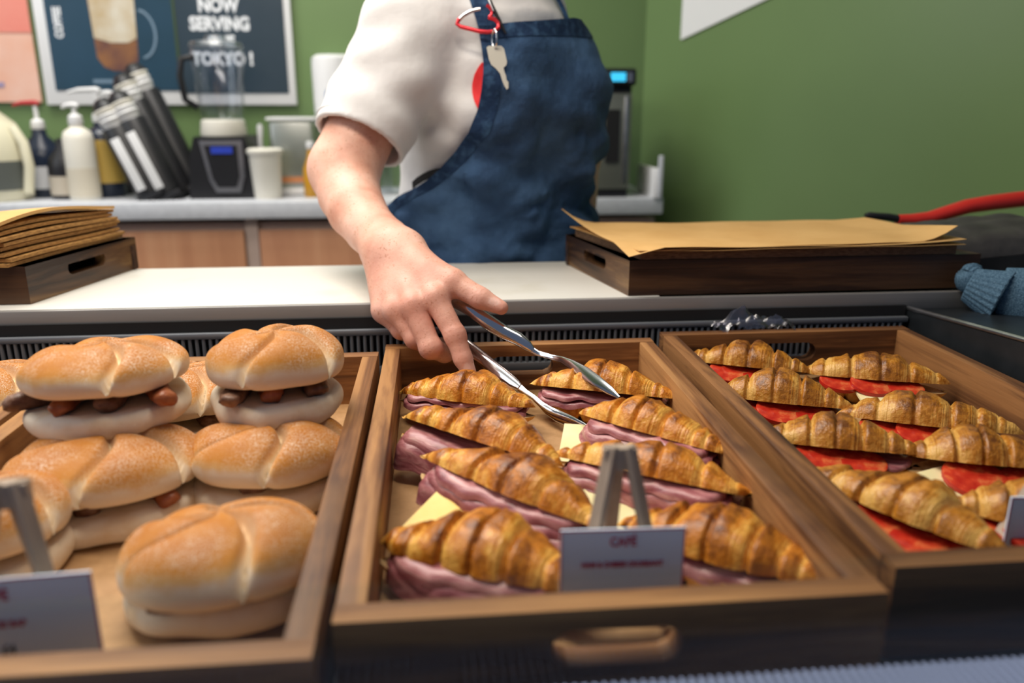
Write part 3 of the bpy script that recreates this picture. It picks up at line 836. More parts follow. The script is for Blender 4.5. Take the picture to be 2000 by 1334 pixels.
# ------------------------------------------------------------------ card easels
FONT = None
def text(name, body, size, mat, parent, loc, rot=(math.pi / 2, 0, 0), align='CENTER', ext=.0003, sx=1.0, bold=.0):
    cu = bpy.data.curves.new(name, 'FONT'); cu.body = body; cu.size = size; cu.align_x = align; cu.align_y = 'CENTER'
    cu.extrude = ext; cu.offset = bold; cu.resolution_u = 3
    cu.materials.append(mat)
    tmp = bpy.data.objects.new(name, cu); COL.objects.link(tmp)
    bpy.context.view_layer.update()
    me = bpy.data.meshes.new_from_object(tmp.evaluated_get(bpy.context.evaluated_depsgraph_get()))
    bpy.data.objects.remove(tmp, do_unlink=True)
    o = link(name, me, mat, parent, False); o.location = loc; o.rotation_euler = rot; o.scale = (sx, 1, 1)
    return o
def easel(label, apex, Yb, rz, lines, cw, ch, cx, zb, hgt, spread=.030):
    """apex (x), base Y, card width/height"""
    t = thing('card_easel', label, 'card easel', (apex, Yb, FLOOR), R(rz), 'miniature wooden card easels')
    h = hgt
    for s in (-1, 1):
        bm = bmesh.new()
        p0 = Vector((s * spread, -.022, .0035)); p1 = Vector((s * .0055, .002, h))
        d = (p1 - p0); q = d.to_track_quat('Z', 'Y').to_matrix()
        add_box(bm, (p0 + p1) / 2, (.0095, .006, d.length), .0008, q, 1)
        from_bm('front_leg', bm, M['easel_wood'], t)
    bm = bmesh.new(); p0 = Vector((0, .040, .0035)); p1 = Vector((0, .006, h - .004)); d = p1 - p0
    add_box(bm, (p0 + p1) / 2, (.009, .006, d.length), .0008, d.to_track_quat('Z', 'Y').to_matrix(), 1)
    from_bm('rear_leg', bm, M['easel_wood'], t)
    box('head_block', (0, .0035, h - .009), (.022, .010, .016), M['easel_wood'], t, .001)
    box('card_ledge', (0, -.027, .0125), (.075, .010, .006), M['easel_wood'], t, .001)
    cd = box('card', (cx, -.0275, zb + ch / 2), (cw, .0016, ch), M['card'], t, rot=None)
    for nm, c, s in (('border', (cx, -.0284, zb + ch - .0006), (cw, .0003, .0011)), ('border', (cx - cw / 2 + .0005, -.0284, zb + ch / 2), (.0010, .0003, ch - .0024)), ('border', (cx + cw / 2 - .0005, -.0284, zb + ch / 2), (.0010, .0003, ch - .0024))):
        box(nm, c, s, M['card_edge'], cd)
    for body, size, z, m, x in lines:
        text('lettering', body, size, M[m], cd, (cx + x, -.0287, zb + z), sx=.82, bold=.00012)
    return t
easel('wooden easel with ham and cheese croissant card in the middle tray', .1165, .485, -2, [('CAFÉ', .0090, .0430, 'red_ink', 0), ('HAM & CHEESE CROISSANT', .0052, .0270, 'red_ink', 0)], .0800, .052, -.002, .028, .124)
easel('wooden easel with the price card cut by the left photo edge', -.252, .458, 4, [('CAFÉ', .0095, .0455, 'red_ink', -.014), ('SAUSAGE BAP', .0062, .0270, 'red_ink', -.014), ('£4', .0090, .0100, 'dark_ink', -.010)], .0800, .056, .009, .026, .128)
easel('wooden easel with daylight-tinted card cut by the right photo edge', .482, .528, -6, [('CAFÉ', .0090, .0405, 'red_ink', 0)], .0800, .050, -.026, .013, .120, .075)

# ------------------------------------------------------------------ tongs
tg = thing('serving_tongs', 'polished steel serving tongs held in the hand over the middle tray', 'tongs', aty(860, 602, .985))
org = Vector(tg.location)
def tpath(pp): return [aty(x, y, Y) - org for x, y, Y in pp]
up_arm = [(862, 590, .990), (878, 588, .975), (900, 596, .962), (925, 608, .953), (955, 630, .943), (985, 649, .933), (1012, 662, .924), (1030, 675, .917), (1040, 684, .913)]
lo_arm = [(862, 612, .990), (880, 640, .978), (905, 668, .965), (930, 692, .940), (955, 712, .923), (980, 731, .903), (1002, 748, .885), (1015, 757, .873)]
vdir = sight(950, 660)
a1 = tube('handle_arm', tpath(up_arm), [.0035, .005, .0068, .0085, .0092, .0085, .0078, .0062, .0036], M['chrome'], tg, 14, .5, vdir)
a2 = tube('handle_arm', tpath(lo_arm), [.0035, .005, .0068, .0085, .0088, .0085, .0072, .0045], M['chrome'], tg, 14, .5, vdir)
def blade(path, wd):
    P = tpath(path); bm = bmesh.new()
    add_tube(bm, P, wd, 12, .22, vdir); return autosmooth(from_bm('blade', bm, M['chrome'], tg, True), 60)
blade([(1036, 681, .915), (1050, 690, .909), (1075, 697, .897), (1096, 702, .880), (1115, 711, .862), (1140, 727, .838), (1165, 745, .812), (1190, 762, .788), (1209, 776, .770)], [.0036, .0030, .0028, .0036, .0052, .0068, .0066, .0048, .0014])
blade([(1012, 755, .875), (1026, 766, .865), (1042, 776, .855), (1056, 789, .845), (1070, 801, .835), (1090, 813, .820), (1115, 824, .800), (1138, 833, .782), (1156, 840, .768)], [.0042, .0032, .0028, .0034, .0050, .0064, .0062, .0044, .0014])
tube('spring_bend', tpath([(862, 590, .990), (852, 594, .999), (848, 602, 1.003), (853, 609, .999), (862, 612, .990)]), .0034, M['chrome'], tg, 10, .6, vdir)

# ------------------------------------------------------------------ dark wooden boxes with paper on the counter
def slab_box(name, label, fl, fr, br, bl, z0, h, slot_side):
    """low dark wooden box: top panel, four walls, one with a hand slot"""
    c = (fl + fr + br + bl) / 4
    t = thing(name, label, 'wooden box', (c.x, c.y, z0))
    P = [Vector((q.x - c.x, q.y - c.y, 0)) for q in (fl, fr, br, bl)]
    bm = bmesh.new(); add_prism(bm, [(q.x, q.y) for q in P], (0, 0, h - .012), (1, 0, 0), (0, 1, 0), (0, 0, 1), .012)
    from_bm('top_panel', bm, M['dark_wood'], t)
    th = .016
    for i in range(4):
        a, b = P[i], P[(i + 1) % 4]; d = (b - a); ln = d.length; d.normalize(); n = Vector((-d.y, d.x, 0))
        side = ('front', 'right', 'rear', 'left')[i]
        if side == slot_side:
            o = link('slotted_wall', slot_wall(ln, h, th, .085, .018, h * .62), M['dark_wood_y'], t, False)
            o.data.materials[0] = M['dark_wood']; o.location = (a + b) / 2 + n * (th / 2) * .98
            o.rotation_euler = (0, 0, math.atan2(d.y, d.x))
            o.data.materials[0] = M['slot_wood']
        else:
            bm = bmesh.new(); add_prism(bm, [(0, 0), (ln, 0), (ln, th), (0, th)], a, d, n, (0, 0, 1), h - .0122)
            from_bm('wall', bm, M['dark_wood'], t)
    box('slot_backing', ((P[0] + P[3]) / 2 * .80 if slot_side == 'left' else (P[1] + P[2]) / 2 * .80) + Vector((0, 0, h * .5)), (.004, .16, h * .6), M['black_matte'], t)  # flat black panel set inside, behind the hand slot
    return t
M['slot_wood'] = wood('dark_box_end_wood', (.024, .011, .006), (.11, .053, .023), (.30, .17, .066), 'x', .8, .42)
Z1 = CT
V2 = lambda x, y: Vector((x, y, 0))
slab_box('wooden_box', 'dark wooden box under the broad brown paper sheets, right of the apron', V2(.252, 1.042), V2(.745, 1.050), V2(.700, 1.288), V2(.205, 1.280), Z1, .047, 'left')
slab_box('wooden_box', 'dark wooden box under the thick kraft paper stack at the left', V2(-.96, 1.058), V2(-.515, 1.066), V2(-.462, 1.306), V2(-.91, 1.298), Z1, .048, 'right')
def paper(name, fl, fr, br, bl, z, th, mat, parent, wave=.0015, curl=None, n=30, m=20, seed=1):
    P = np.zeros((n, m, 3))
    for i in range(n):
        for j in range(m):
            u, v = i / (n - 1), j / (m - 1)
            p = (fl * (1 - u) + fr * u) * (1 - v) + (bl * (1 - u) + br * u) * v
            zz = z + wave * (math.sin(u * 9 + seed) + math.sin(u * 21 + seed * 2) * .6 + math.sin(v * 6 + u * 5 + seed)) * .6
            if curl: zz += curl(u, v)
            P[i, j] = (p.x, p.y, zz)
    return sheet(name, P, th, mat, parent)
ps = thing('paper_stack', 'broad stack of brown paper sheets with curling corners, right of the apron', 'paper stack', (0, 0, 0))
pa = (V2(.262, 1.034), V2(.715, 1.042), V2(.690, 1.268), V2(.208, 1.262))
ZP = Z1 + .0475
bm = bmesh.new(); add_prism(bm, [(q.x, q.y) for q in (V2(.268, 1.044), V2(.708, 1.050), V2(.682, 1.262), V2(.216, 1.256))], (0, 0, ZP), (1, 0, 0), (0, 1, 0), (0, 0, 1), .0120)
from_bm('paper_block', bm, M['kraft_shaded'], ps)
paper('sheet', *pa, ZP + .0135, .0007, M['kraft'], ps, .0009, None, seed=3)
paper('sheet', *pa, ZP + .0152, .0007, M['kraft'], ps, .0012, lambda u, v: .010 * max(0, u - .8) ** 1.2 * 4, seed=5)
paper('sheet', V2(.248, 1.030), V2(.705, 1.050), V2(.705, 1.275), V2(.196, 1.270), ZP + .0172, .0007, M['kraft'], ps, .0014,
      lambda u, v: .022 * max(0, 1 - u * 9) ** 2 * v ** 2 + .022 * max(0, (u - .86) / .14) ** 2 * (1 - v) ** 1.5 - .012 * max(0, 1 - u * 10) * max(0, 1 - v * 5), seed=8)
pl = thing('paper_stack', 'thick stack of kraft paper with wavy layered edges at the left', 'paper stack', (0, 0, 0))
rs = random.Random(3)
for k in range(9):
    z = Z1 + .049 + .0029 + k * .0054
    j = rs.uniform(-.006, .006); jj = .004 * math.sin(k * 1.7)
    q = (V2(-.95, 1.05 + j), V2(-.528 + jj - k * .0012, 1.056 + j), V2(-.476 + jj - k * .0012, 1.298 + j), V2(-.90, 1.292))
    paper('sheet', *q, z, .0042, M['kraft' if k > 7 else 'kraft_edge'], pl, .0007, (lambda u, v, k=k: (.0035 * (k / 8) * (math.sin(v * 4 + 1) + math.sin(u * 8)) + (.010 if k == 8 else .003 * k / 8) * max(0, math.sin(v * 3.1)) * max(0, (u - .55) / .45))), seed=k)

# ------------------------------------------------------------------ cloths and tools at the right end
mt = thing('oven_mitt', 'grey quilted oven mitt lying under the red handled tool', 'oven mitt', (.80, 1.17, Z1))
n, m = 40, 24
for zside, nm in ((1, 'upper_side'), (-1, 'lower_side')):
    P = np.zeros((n, m, 3))
    for i in range(n):
        for j in range(m):
            u, v = i / (n - 1) * 2 - 1, j / (m - 1) * 2 - 1
            prof = (1 - abs(u) ** 4) ** .5; x = u * .15; y = v * .085 * (.75 + .25 * prof)
            e = max(0, (1 - u ** 4) * (1 - v ** 4)) ** .5
            quilt = .006 * abs(math.sin(u * 7 + v * 2)) * abs(math.sin(v * 5 - u))
            P[i, j] = (x, y, .036 + zside * (.034 * e + quilt * e) + .012 * u)
    sheet(nm, P if zside > 0 else P[:, ::-1], .003, M['mitt'], mt)
sm = tube('seam', [(x, -.080 * (1 - abs(x / .15) ** 4) ** .5 + .002, .037 + .08 * x) for x in np.linspace(-.145, .145, 24)], .0022, pbr('mitt_seam', (.30, .27, .25), .6), mt, 6)
tl = thing('red_tool', 'red curved rubber tool handle with black tip resting on the oven mitt', 'tool', aty(1840, 425, 1.30))
o0 = Vector(tl.location)
rp = [(1752, 429, 1.30), (1780, 430, 1.30), (1815, 426, 1.30), (1850, 415, 1.30), (1890, 403, 1.30), (1935, 396, 1.30), (1985, 390, 1.30), (2040, 384, 1.30)]
tube('rubber_grip', [aty(*q) - o0 for q in rp], [.0105, .0130, .0135, .0140, .0150, .0160, .0165, .016], M['red'], tl, 16, .8)
tube('black_tip', [aty(*q) - o0 for q in [(1762, 429, 1.30), (1735, 424, 1.30), (1712, 422, 1.30), (1697, 421, 1.30), (1690, 420, 1.30)]], [.0085, .0082, .0074, .0076, .004], M['black'], tl, 14, .8)
gv = thing('knitted_glove', 'blue knitted work glove with ribbed cuff hanging over the case end', 'glove', aty(1905, 600, 1.0))
o0 = Vector(gv.location)
def ribbed(name, path, rads, flat, ribs, mat, parent, depth=.06, seg=96, lenrib=False):
    pts = [Vector(p) for p in path]; bm = bmesh.new(); n = len(pts); rings = []
    for i, p in enumerate(pts):
        t = (pts[min(i + 1, n - 1)] - pts[max(i - 1, 0)]).normalized()
        a = Vector((0, 0, 1)).cross(t).normalized(); b = t.cross(a)
        rings.append([bm.verts.new(p + (a * math.cos(2 * math.pi * k / seg) * flat + b * math.sin(2 * math.pi * k / seg)) * rads[i] * (1 + depth * (math.sin(ribs * 2 * math.pi * k / seg) if not lenrib else math.sin(i * 2.1)))) for k in range(seg)])
    for i in range(n - 1):
        for k in range(seg):
            bm.faces.new((rings[i][k], rings[i][(k + 1) % seg], rings[i + 1][(k + 1) % seg], rings[i + 1][k]))
    bm.faces.new(rings[0][::-1]); bm.faces.new(rings[-1])
    return from_bm(name, bm, mat, parent, True)
ribbed('cuff', [aty(1893 + 65 * k, 556 + 26 * k, 1.01 - .03 * k) - o0 for k in np.linspace(0, 1, 26)], [.022 + .014 * k for k in np.linspace(0, 1, 26)], .8, 24, M['glove'], gv, .05)
ribbed('rolled_edge', [aty(1886 + 22 * k, 530 + 14 * math.sin(k * 3), 1.02) - o0 for k in np.linspace(0, 1, 20)], list(.008 + .012 * np.sin(np.linspace(.4, 2.7, 20))), .9, 18, M['glove'], gv, .06)
ribbed('palm', [aty(1952 + 120 * k, 574 + 22 * k, .99 - .04 * k) - o0 for k in np.linspace(0, 1, 14)], [.036, .037, .038, .039, .04, .041, .042, .042, .042, .042, .041, .04, .036, .02], .7, 3, M['glove'], gv, .02)

cf = thing('cling_film', 'crumpled scrap of clear cling film caught at the air grille', 'plastic film', (0, 0, 0))
n, m = 34, 16; P = np.zeros((n, m, 3))
for i in range(n):
    for j in range(m):
        u, v = i / (n - 1), j / (m - 1)
        q = aty(1395 + 150 * u, 648, 1.0)
        hgt = .024 * math.exp(-((u - .33) / .22) ** 2) + .010 * math.exp(-((u - .75) / .2) ** 2)
        nz = vnoise(np.array([u * 11, v * 6, 2.])) * .006 + vnoise(np.array([u * 25, v * 12, 5.])) * .003
        P[i, j] = (q.x, .985 + .030 * v, .914 + .004 + hgt * math.sin(math.pi * min(1, v * 1.1 + .05)) + nz)
sheet('film', P, .0004, M['film'], cf)

# ------------------------------------------------------------------ back counter along the green wall
BT = .95
wt = tag(box('back_worktop', (-.79, 2.43, BT - .0225), (2.84, .38, .045), M['worktop'], None, .004), 'pale grey laminate worktop along the green back wall', 'worktop')
for i, (x0, x1) in enumerate(((-2.20, -1.39), (-1.385, -.515), (-.48, .10), (.105, .62))):
    cb = thing('base_cabinet', ['peach wood cabinet cut off by the left photo edge', 'wide peach wood cabinet left of the pale stile', 'peach wood cabinet behind the bare forearm', 'peach wood cabinet behind the apron'][i], 'cabinet', ((x0 + x1) / 2, 2.44, 0), 0, 'base cabinets under the back worktop')
    wd = x1 - x0
    box('carcass', (0, .012, .475), (wd, .33, .83), M['cabinet_frame'], cb)
    dr = box('door', (0, -.164, .475), (wd - .006, .018, .79), M['cabinet'], cb, .002)
    box('handle', (wd / 2 - .05, -.180, .70), (.012, .014, .12), M['steel'], dr, .003)
    box('kick_board', (0, .02, .03), (wd, .28, .06), M['black_matte'], cb)
struct(box('trim_1', (-.4975, 2.285, .475), (.033, .02, .86), M['cabinet_frame']))
# white upstand at the right end, along the side wall
ew = Vector((.600, 2.30, BT))
up_ = thing('worktop_upstand', 'white upstand closing the right end of the back worktop', 'upstand', (.575, 2.26, BT))
box('side_board', (.032, .07, .040), (.016, .20, .080), M['white'], up_, .002)
box('corner_post', (.040, -.03, .0575), (.012, .012, .115), M['worktop'], up_, .002)

def onback(x, Y): return aty(x, 380, Y).x
PXM = lambda Y: 1600.0 / (Y * 1.0)
# posters
def poster(name, label, px, Y, mat):
    a, b = aty(px[0], px[1], Y), aty(px[2], px[3], Y)
    t = thing(name, label, 'poster', ((a.x + b.x) / 2, Y, a.z))
    return t, b.x - a.x
PY = BACK - .012
t = thing('coffee_poster', 'white framed navy coffee poster with glass cup and lettering', 'poster', (-.762, PY, 1.197))
NAVY = pbr('navy_print', (.020, .060, .105), .35, var=(3, (.012, .040, .060), .3, .7))
fw, fhh = .715, .62
box('frame_board', (0, 0, fhh / 2), (fw, .014, fhh), M['white'], t, .002)
pn = box('print_panel', (-.150, -.0085, fhh / 2 + .012), (.350, .003, fhh - .056), NAVY, t)
pn2 = box('print_panel', (.185, -.0085, fhh / 2 + .005), (.305, .003, fhh - .056), pbr('slate_print', (.018, .036, .052), .35, var=(3, (.035, .055, .075), .3, .7)), t)
box('print_divider', (.029, -.0085, fhh / 2 + .012), (.009, .003, fhh - .056), pbr('olive_line', (.045, .075, .03), .4), t)
cup = prism('printed_cup', [(-.070, .30), (-.062, .13), (-.045, .105), (-.02, .095), (.02, .095), (.045, .105), (.052, .13), (.058, .30)], (-.135, -.0105, .0), (1, 0, 0), (0, 0, 1), (0, -1, 0), .0008, pbr('printed_coffee', (.26, .115, .045), .4, var=(12, (.14, .06, .045), .4, .6)), t)
prism('printed_foam', [(-.071, .42), (-.0645, .185), (-.02, .172), (.03, .172), (.0545, .185), (.062, .42)], (-.135, -.0116, .0), (1, 0, 0), (0, 0, 1), (0, -1, 0), .0008, pbr('printed_foam', (.62, .57, .46), .4, var=(10, (.46, .34, .18), .4, .65)), cup)
bm = bmesh.new()
add_tube(bm, [(-.135 + .062 + .045 * math.sin(a), -.0112, .195 + .065 * math.cos(a)) for a in np.linspace(0.1, 3.0, 16)], .0035, 6, .2, (0, 1, 0))
from_bm('printed_handle', bm, M['faint_ink'], cup)
def tmesh(name, body, size, mat, parent, loc, rot=(math.pi / 2, 0, 0), **k):
    return text(name, body, size, mat, parent, loc, rot, **k)
for z, s, body in ((.274, .050, 'NOW'), (.224, .050, 'SERVING'), (.176, .042, 'ONE'), (.128, .050, 'TOKYO !')):
    tmesh('lettering', body, s, M['white_ink'], pn2, (.155, -.0108, z), bold=.0022, sx=.86)
tmesh('lettering', 'COFFEE', .030, M['white_ink'], pn, (-.292, -.0108, .225), (math.pi / 2, -math.pi / 2 + .0, 0), bold=.0012, sx=.8)
box('printed_line', (-.135, -.0105, .066), (.165, .0008, .010), M['faint_ink'], pn)
t = thing('sunset_poster', 'coral and peach poster cut off by the left photo edge', 'poster', (-1.36, PY, 1.205))
box('print_sheet', (0, 0, .32), (.452, .006, .64), pbr('peach_print', (.76, .42, .30), .45, var=(5, (.80, .52, .42), .4, .65)), t)
box('coral_block', (.066, -.004, .40), (.32, .002, .42), pbr('coral_print', (.74, .20, .15), .45, var=(4, (.78, .30, .23), .3, .7)), t)
for z, x, wd in ((.105, .06, .12), (.052, .02, .14), (.048, .10, .06)):
    box('printed_stroke', (x, -.004, z), (wd, .002, .014), pbr('lilac_print', (.32, .27, .42), .5), t)
t = thing('paper_dispenser', 'white wall mounted hand towel dispenser with blue emblem', 'dispenser', (aty(657, 230, BACK - .08).x, BACK - .07, aty(640, 232, BACK - .08).z))
lathe('housing', [(.052, 0), (.060, .004), (.063, .02), (.064, .150), (.062, .170), (.050, .178)], M['white'], t, seg=28)
box('back_plate', (0, .058, .09), (.11, .02, .17), M['white'], t, .004)
bm = bmesh.new(); add_lathe(bm, [(.020, -.002), (.022, 0), (.022, .002)], (.0, -.0635, .066), 20, Matrix.Rotation(math.pi / 2, 3, 'X'))
from_bm('emblem', bm, pbr('emblem_blue', (.03, .16, .42), .4), t)

# sign sheet on the right wall, hung askew
wp = wr_a + wdir * .50
bm = bmesh.new()
q0 = aty(1330, 78, 1.0) - EYE; q1 = aty(1495, 0, 1.0) - EYE
def on_wall(x, y, off=.004):
    d = sight(x, y); p = wr_a - wnor * off
    k = (p - EYE).dot(wnor) / d.dot(wnor); return EYE + d * k
a_, b_ = on_wall(1330, 78), on_wall(1495, 0)
ez = (b_ - a_).normalized(); left = on_wall(1334, 0) - a_; left.normalize()
th_ = -wnor * .002
V = [a_, a_ + ez * .62, a_ + ez * .62 + left * .5, a_ + left * .5]
me = meshdata('notice_sheet', [*V, *[v + th_ for v in V]], [(0, 1, 2, 3), (7, 6, 5, 4), (0, 4, 5, 1), (1, 5, 6, 2), (2, 6, 7, 3), (3, 7, 4, 0)])
tag(link('notice_sheet', me, M['white'], None, False), 'white notice sheet hanging askew on the green side wall', 'notice')

# bottles and machines, left to right
def bottle(name, label, x, Y, prof, mat, group, parts=()):
    t = thing(name, label, 'bottle', (onback(x, Y), Y, BT), 0, group)
    lathe('body', prof, mat, t, seg=28)
    for f in parts: f(t)
    return t
def pump(mat, z, reach=-.055, colm=None, h=.05):
    def f(t):
        p = lathe('pump_collar', [(.017, z), (.019, z + .004), (.017, z + .022), (.009, z + .028)], mat, t, seg=18)
        lathe('pump_stem', [(.006, z + .026), (.006, z + h)], mat, p, seg=10)
        tube('pump_nozzle', [(.012, 0, z + h + .006), (0, 0, z + h + .009), (reach * .6, 0, z + h + .008), (reach, 0, z + h + .001)], [.008, .010, .008, .005], colm or mat, p, 10, .7)
    return f
def band(z0, z1, r, mat, name='label_band'):
    def f(t): lathe(name, [(r - .001, z0), (r, z0), (r, z1), (r - .001, z1)], mat, t, seg=28)
    return f
SG = 'syrup and sauce bottles on the back worktop'
CREAM = pbr('cream_plastic', (.74, .70, .52), .4); GLS = pbr('grey_label', (.55, .56, .58), .5); TAN = pbr('tan_label', (.50, .44, .35), .5)
NAVYP = pbr('navy_bottle', (.012, .02, .04), .25); YEL = pbr('yellow_label', (.62, .42, .10), .4); DRED = pbr('dark_red_label', (.30, .09, .06), .5)
PUMPR = pbr('red_pump', (.45, .02, .03), .35)
t = thing('cream_jug', 'cream plastic jug with handle cut off by the left photo edge', 'jug', (onback(-2, 2.36), 2.36, BT), 0, SG)
lathe('body', [(.080, 0), (.086, .006), (.088, .12), (.084, .16), (.066, .20), (.030, .232), (.028, .25)], CREAM, t, seg=30)
tube('handle', [(.072, -.02, .19), (.098, -.03, .15), (.104, -.03, .09), (.092, -.03, .02)], .013, CREAM, t, 10)
band(.03, .105, .0892, pbr('jug_label_dark', (.10, .11, .10), .5))(t)
bottle('syrup_bottle', 'navy syrup bottle with red pump and grey label', 95, 2.44, [(.050, 0), (.056, .006), (.056, .11), (.050, .135), (.020, .165), (.017, .185)], NAVYP, SG, (band(.025, .085, .0567, GLS), pump(M['white'], .182, -.058, PUMPR, .062)))
bottle('syrup_bottle', 'black syrup bottle with tan label beside the navy one', 136, 2.38, [(.040, 0), (.044, .006), (.044, .085), (.038, .11), (.016, .135), (.015, .16)], M['black'], SG, (band(.012, .062, .0447, TAN),))
bottle('pump_bottle', 'white sauce bottle with white pump and cream label', 168, 2.34, [(.036, 0), (.039, .006), (.039, .16), (.034, .178), (.017, .19), (.016, .20)], M['offwhite'], SG, (band(.01, .085, .0397, pbr('cream_label', (.66, .60, .48), .5)), pump(M['white'], .196, -.030, None, .042)))
bottle('pump_bottle', 'yellow labelled sauce bottle with tall white pump', 214, 2.42, [(.044, 0), (.048, .006), (.048, .15), (.040, .175), (.018, .19), (.017, .205)], NAVYP, SG, (band(.04, .155, .0487, YEL), pump(M['white'], .200, -.075, None, .078)))
bottle('pump_bottle', 'dark red labelled sauce bottle behind the yellow one', 238, 2.50, [(.040, 0), (.043, .006), (.043, .14), (.036, .165), (.018, .18), (.017, .20)], M['black'], SG, (band(.03, .14, .0437, DRED), pump(M['white'], .196, -.045, None, .075)))
# slanted cup and lid holders
lean = R(-22)
for i, (x, Y, ln, lab) in enumerate(((262, 2.33, .20, 'leftmost slanted black cup holder with white cups'), (298, 2.34, .22, 'slanted black cup holder with the brightest paper cups'), (322, 2.42, .27, 'tall slanted black lid holder behind the cup holders'), (352, 2.46, .30, 'tallest slanted black holder leaning beside the blender'))):
    t = thing('cup_holder', lab, 'cup holder', (onback(x, Y) + .05, Y, BT), 0, 'slanted cup and lid holders', rot=(0, lean, 0))
    lathe('tube_shell', [(.034, .018), (.037, .02), (.038, ln), (.035, ln + .004)], M['black'], t, seg=24)
    box('foot', (.006, 0, .010), (.070, .074, .016), M['black'], t, .004)
    bx_ = box('white_stripe', (-.004, -.0375, ln * .52), (.024, .004, ln * .72), M['white'] if i < 2 else M['black'], t, .001)
    for k in range(3):
        lathe('paper_cup', [(.026, ln + .004 + k * .014), (.031, ln + .022 + k * .014), (.033, ln + .024 + k * .014), (.031, ln + .027 + k * .014)], M['white'] if k < 2 else M['offwhite'], t, seg=22)
    lathe('black_lid', [(.030, ln + .055), (.032, ln + .058), (.022, ln + .075), (.014, ln + .082)], M['black'], t, seg=20)
# blender
t = thing('blender', 'black countertop blender with clear jug and silver control panel', 'blender', (onback(452, 2.40), 2.40, BT))
bm = bmesh.new(); add_prism(bm, [(-.092, 0), (.092, 0), (.080, .12), (.066, .165), (-.066, .165), (-.080, .12)], (0, .09, 0), (1, 0, 0), (0, 0, 1), (0, -1, 0), .17)
bs = from_bm('motor_base', bm, M['black'], t)
bm = bmesh.new(); add_prism(bm, [(-.052, .155), (.060, .155), (.060, .06), (.046, .018), (-.018, .018), (-.034, .05)], (0, -.080, 0), (1, 0, 0), (0, 0, 1), (0, -1, 0), .005)
cp = from_bm('control_panel', bm, M['steel'], t)
bm = bmesh.new(); add_prism(bm, [(-.040, .143), (.046, .143), (.046, .06), (.036, .032), (-.012, .032), (-.024, .055)], (0, -.085, 0), (1, 0, 0), (0, 0, 1), (0, -1, 0), .002)
from_bm('keypad', bm, M['black'], cp)
box('display', (.006, -.0885, .130), (.056, .002, .018), pbr('display_blue', (.03, .06, .45), .3), cp)
lathe('jug_collar', [(.060, .165), (.062, .17), (.058, .205), (.050, .21)], M['offwhite'], t, (-.004, 0, 0), 24)
jg = lathe('jug', [(.052, .21), (.056, .214), (.071, .385), (.0715, .395), (.068, .395), (.053, .218)], M['jug'], t, (-.004, 0, 0), 28)
lathe('jug_lid', [(.066, .396), (.070, .399), (.066, .408), (.030, .413), (.026, .425)], make_glass('smoky_lid', (.80, .84, .88), .3, .2), t, (-.004, 0, 0), 24)
tube('jug_handle', [(-.060, -.02, .37), (-.090, -.03, .365), (-.098, -.03, .32), (-.090, -.03, .26), (-.062, -.02, .24)], .009, M['black'], t, 10)
# tub, whisk holder, measuring jugs
t = thing('plastic_tub', 'white lidded plastic tub right of the blender', 'tub', (onback(524, 2.33), 2.33, BT))
lathe('tub', [(.034, 0), (.036, .004), (.043, .118), (.044, .12)], M['offwhite'], t, seg=26)
lathe('lid', [(.046, .118), (.048, .120), (.048, .130), (.042, .134)], M['offwhite'], t, seg=26)
t = thing('measuring_jug', 'clear square plastic jug with orange stripe behind the tub', 'jug', (onback(584, 2.44), 2.44, BT))
bm = bmesh.new(); add_box(bm, (0, 0, .105), (.125, .11, .205), .012)
from_bm('jug_wall', bm, make_glass('frosted_plastic', (.86, .84, .84), .35, .35), t, True)
box('rim', (0, 0, .210), (.135, .118, .008), M['white'], t, .003)
box('orange_stripe', (.004, -.056, .045), (.080, .002, .016), pbr('orange_stripe', (.62, .25, .10), .5), t)
box('foot_pad', (-.006, -.052, .012), (.078, .012, .020), M['white'], t, .004)
t = thing('oil_bottle', 'amber oil bottle standing beside the clear square jug', 'bottle', (onback(612, 2.36), 2.36, BT))
lathe('body', [(.022, 0), (.024, .004), (.024, .075), (.010, .11), (.009, .13)], M['amber'], t, seg=20)
lathe('cap', [(.010, .13), (.011, .132), (.011, .148), (.008, .15)], M['white'], t, seg=16)
t = thing('steel_whisk', 'steel whisk handle standing upright behind the white tub', 'utensil', (onback(517, 2.46), 2.46, BT))
lathe('pot', [(.030, 0), (.032, .003), (.032, .12), (.029, .12)], M['black'], t, seg=22)
tube('handle', [(0, 0, .02), (0, 0, .15), (.002, 0, .185), (.002, 0, .195)], [.006, .007, .009, .005], M['white'], t, 10)
for k, (x, Y, h, r) in enumerate(((744, 2.36, .115, .022), (757, 2.42, .10, .020), (772, 2.38, .085, .026))):
    t = thing('glass_tumbler', ['tall clear glass between forearm and shirt', 'slim clear glass beside the tall one', 'short wide clear glass nearest the shirt'][k], 'glass', (onback(x, Y), Y, BT), 0, 'clear glasses behind the forearm')
    lathe('bowl', [(r * .8, .003), (r, h), (r * .93, h), (r * .74, .008)], M['jug'], t, seg=20)
    lathe('foot', [(r * .85, 0), (r * .85, .003)], M['white'], t, seg=20)
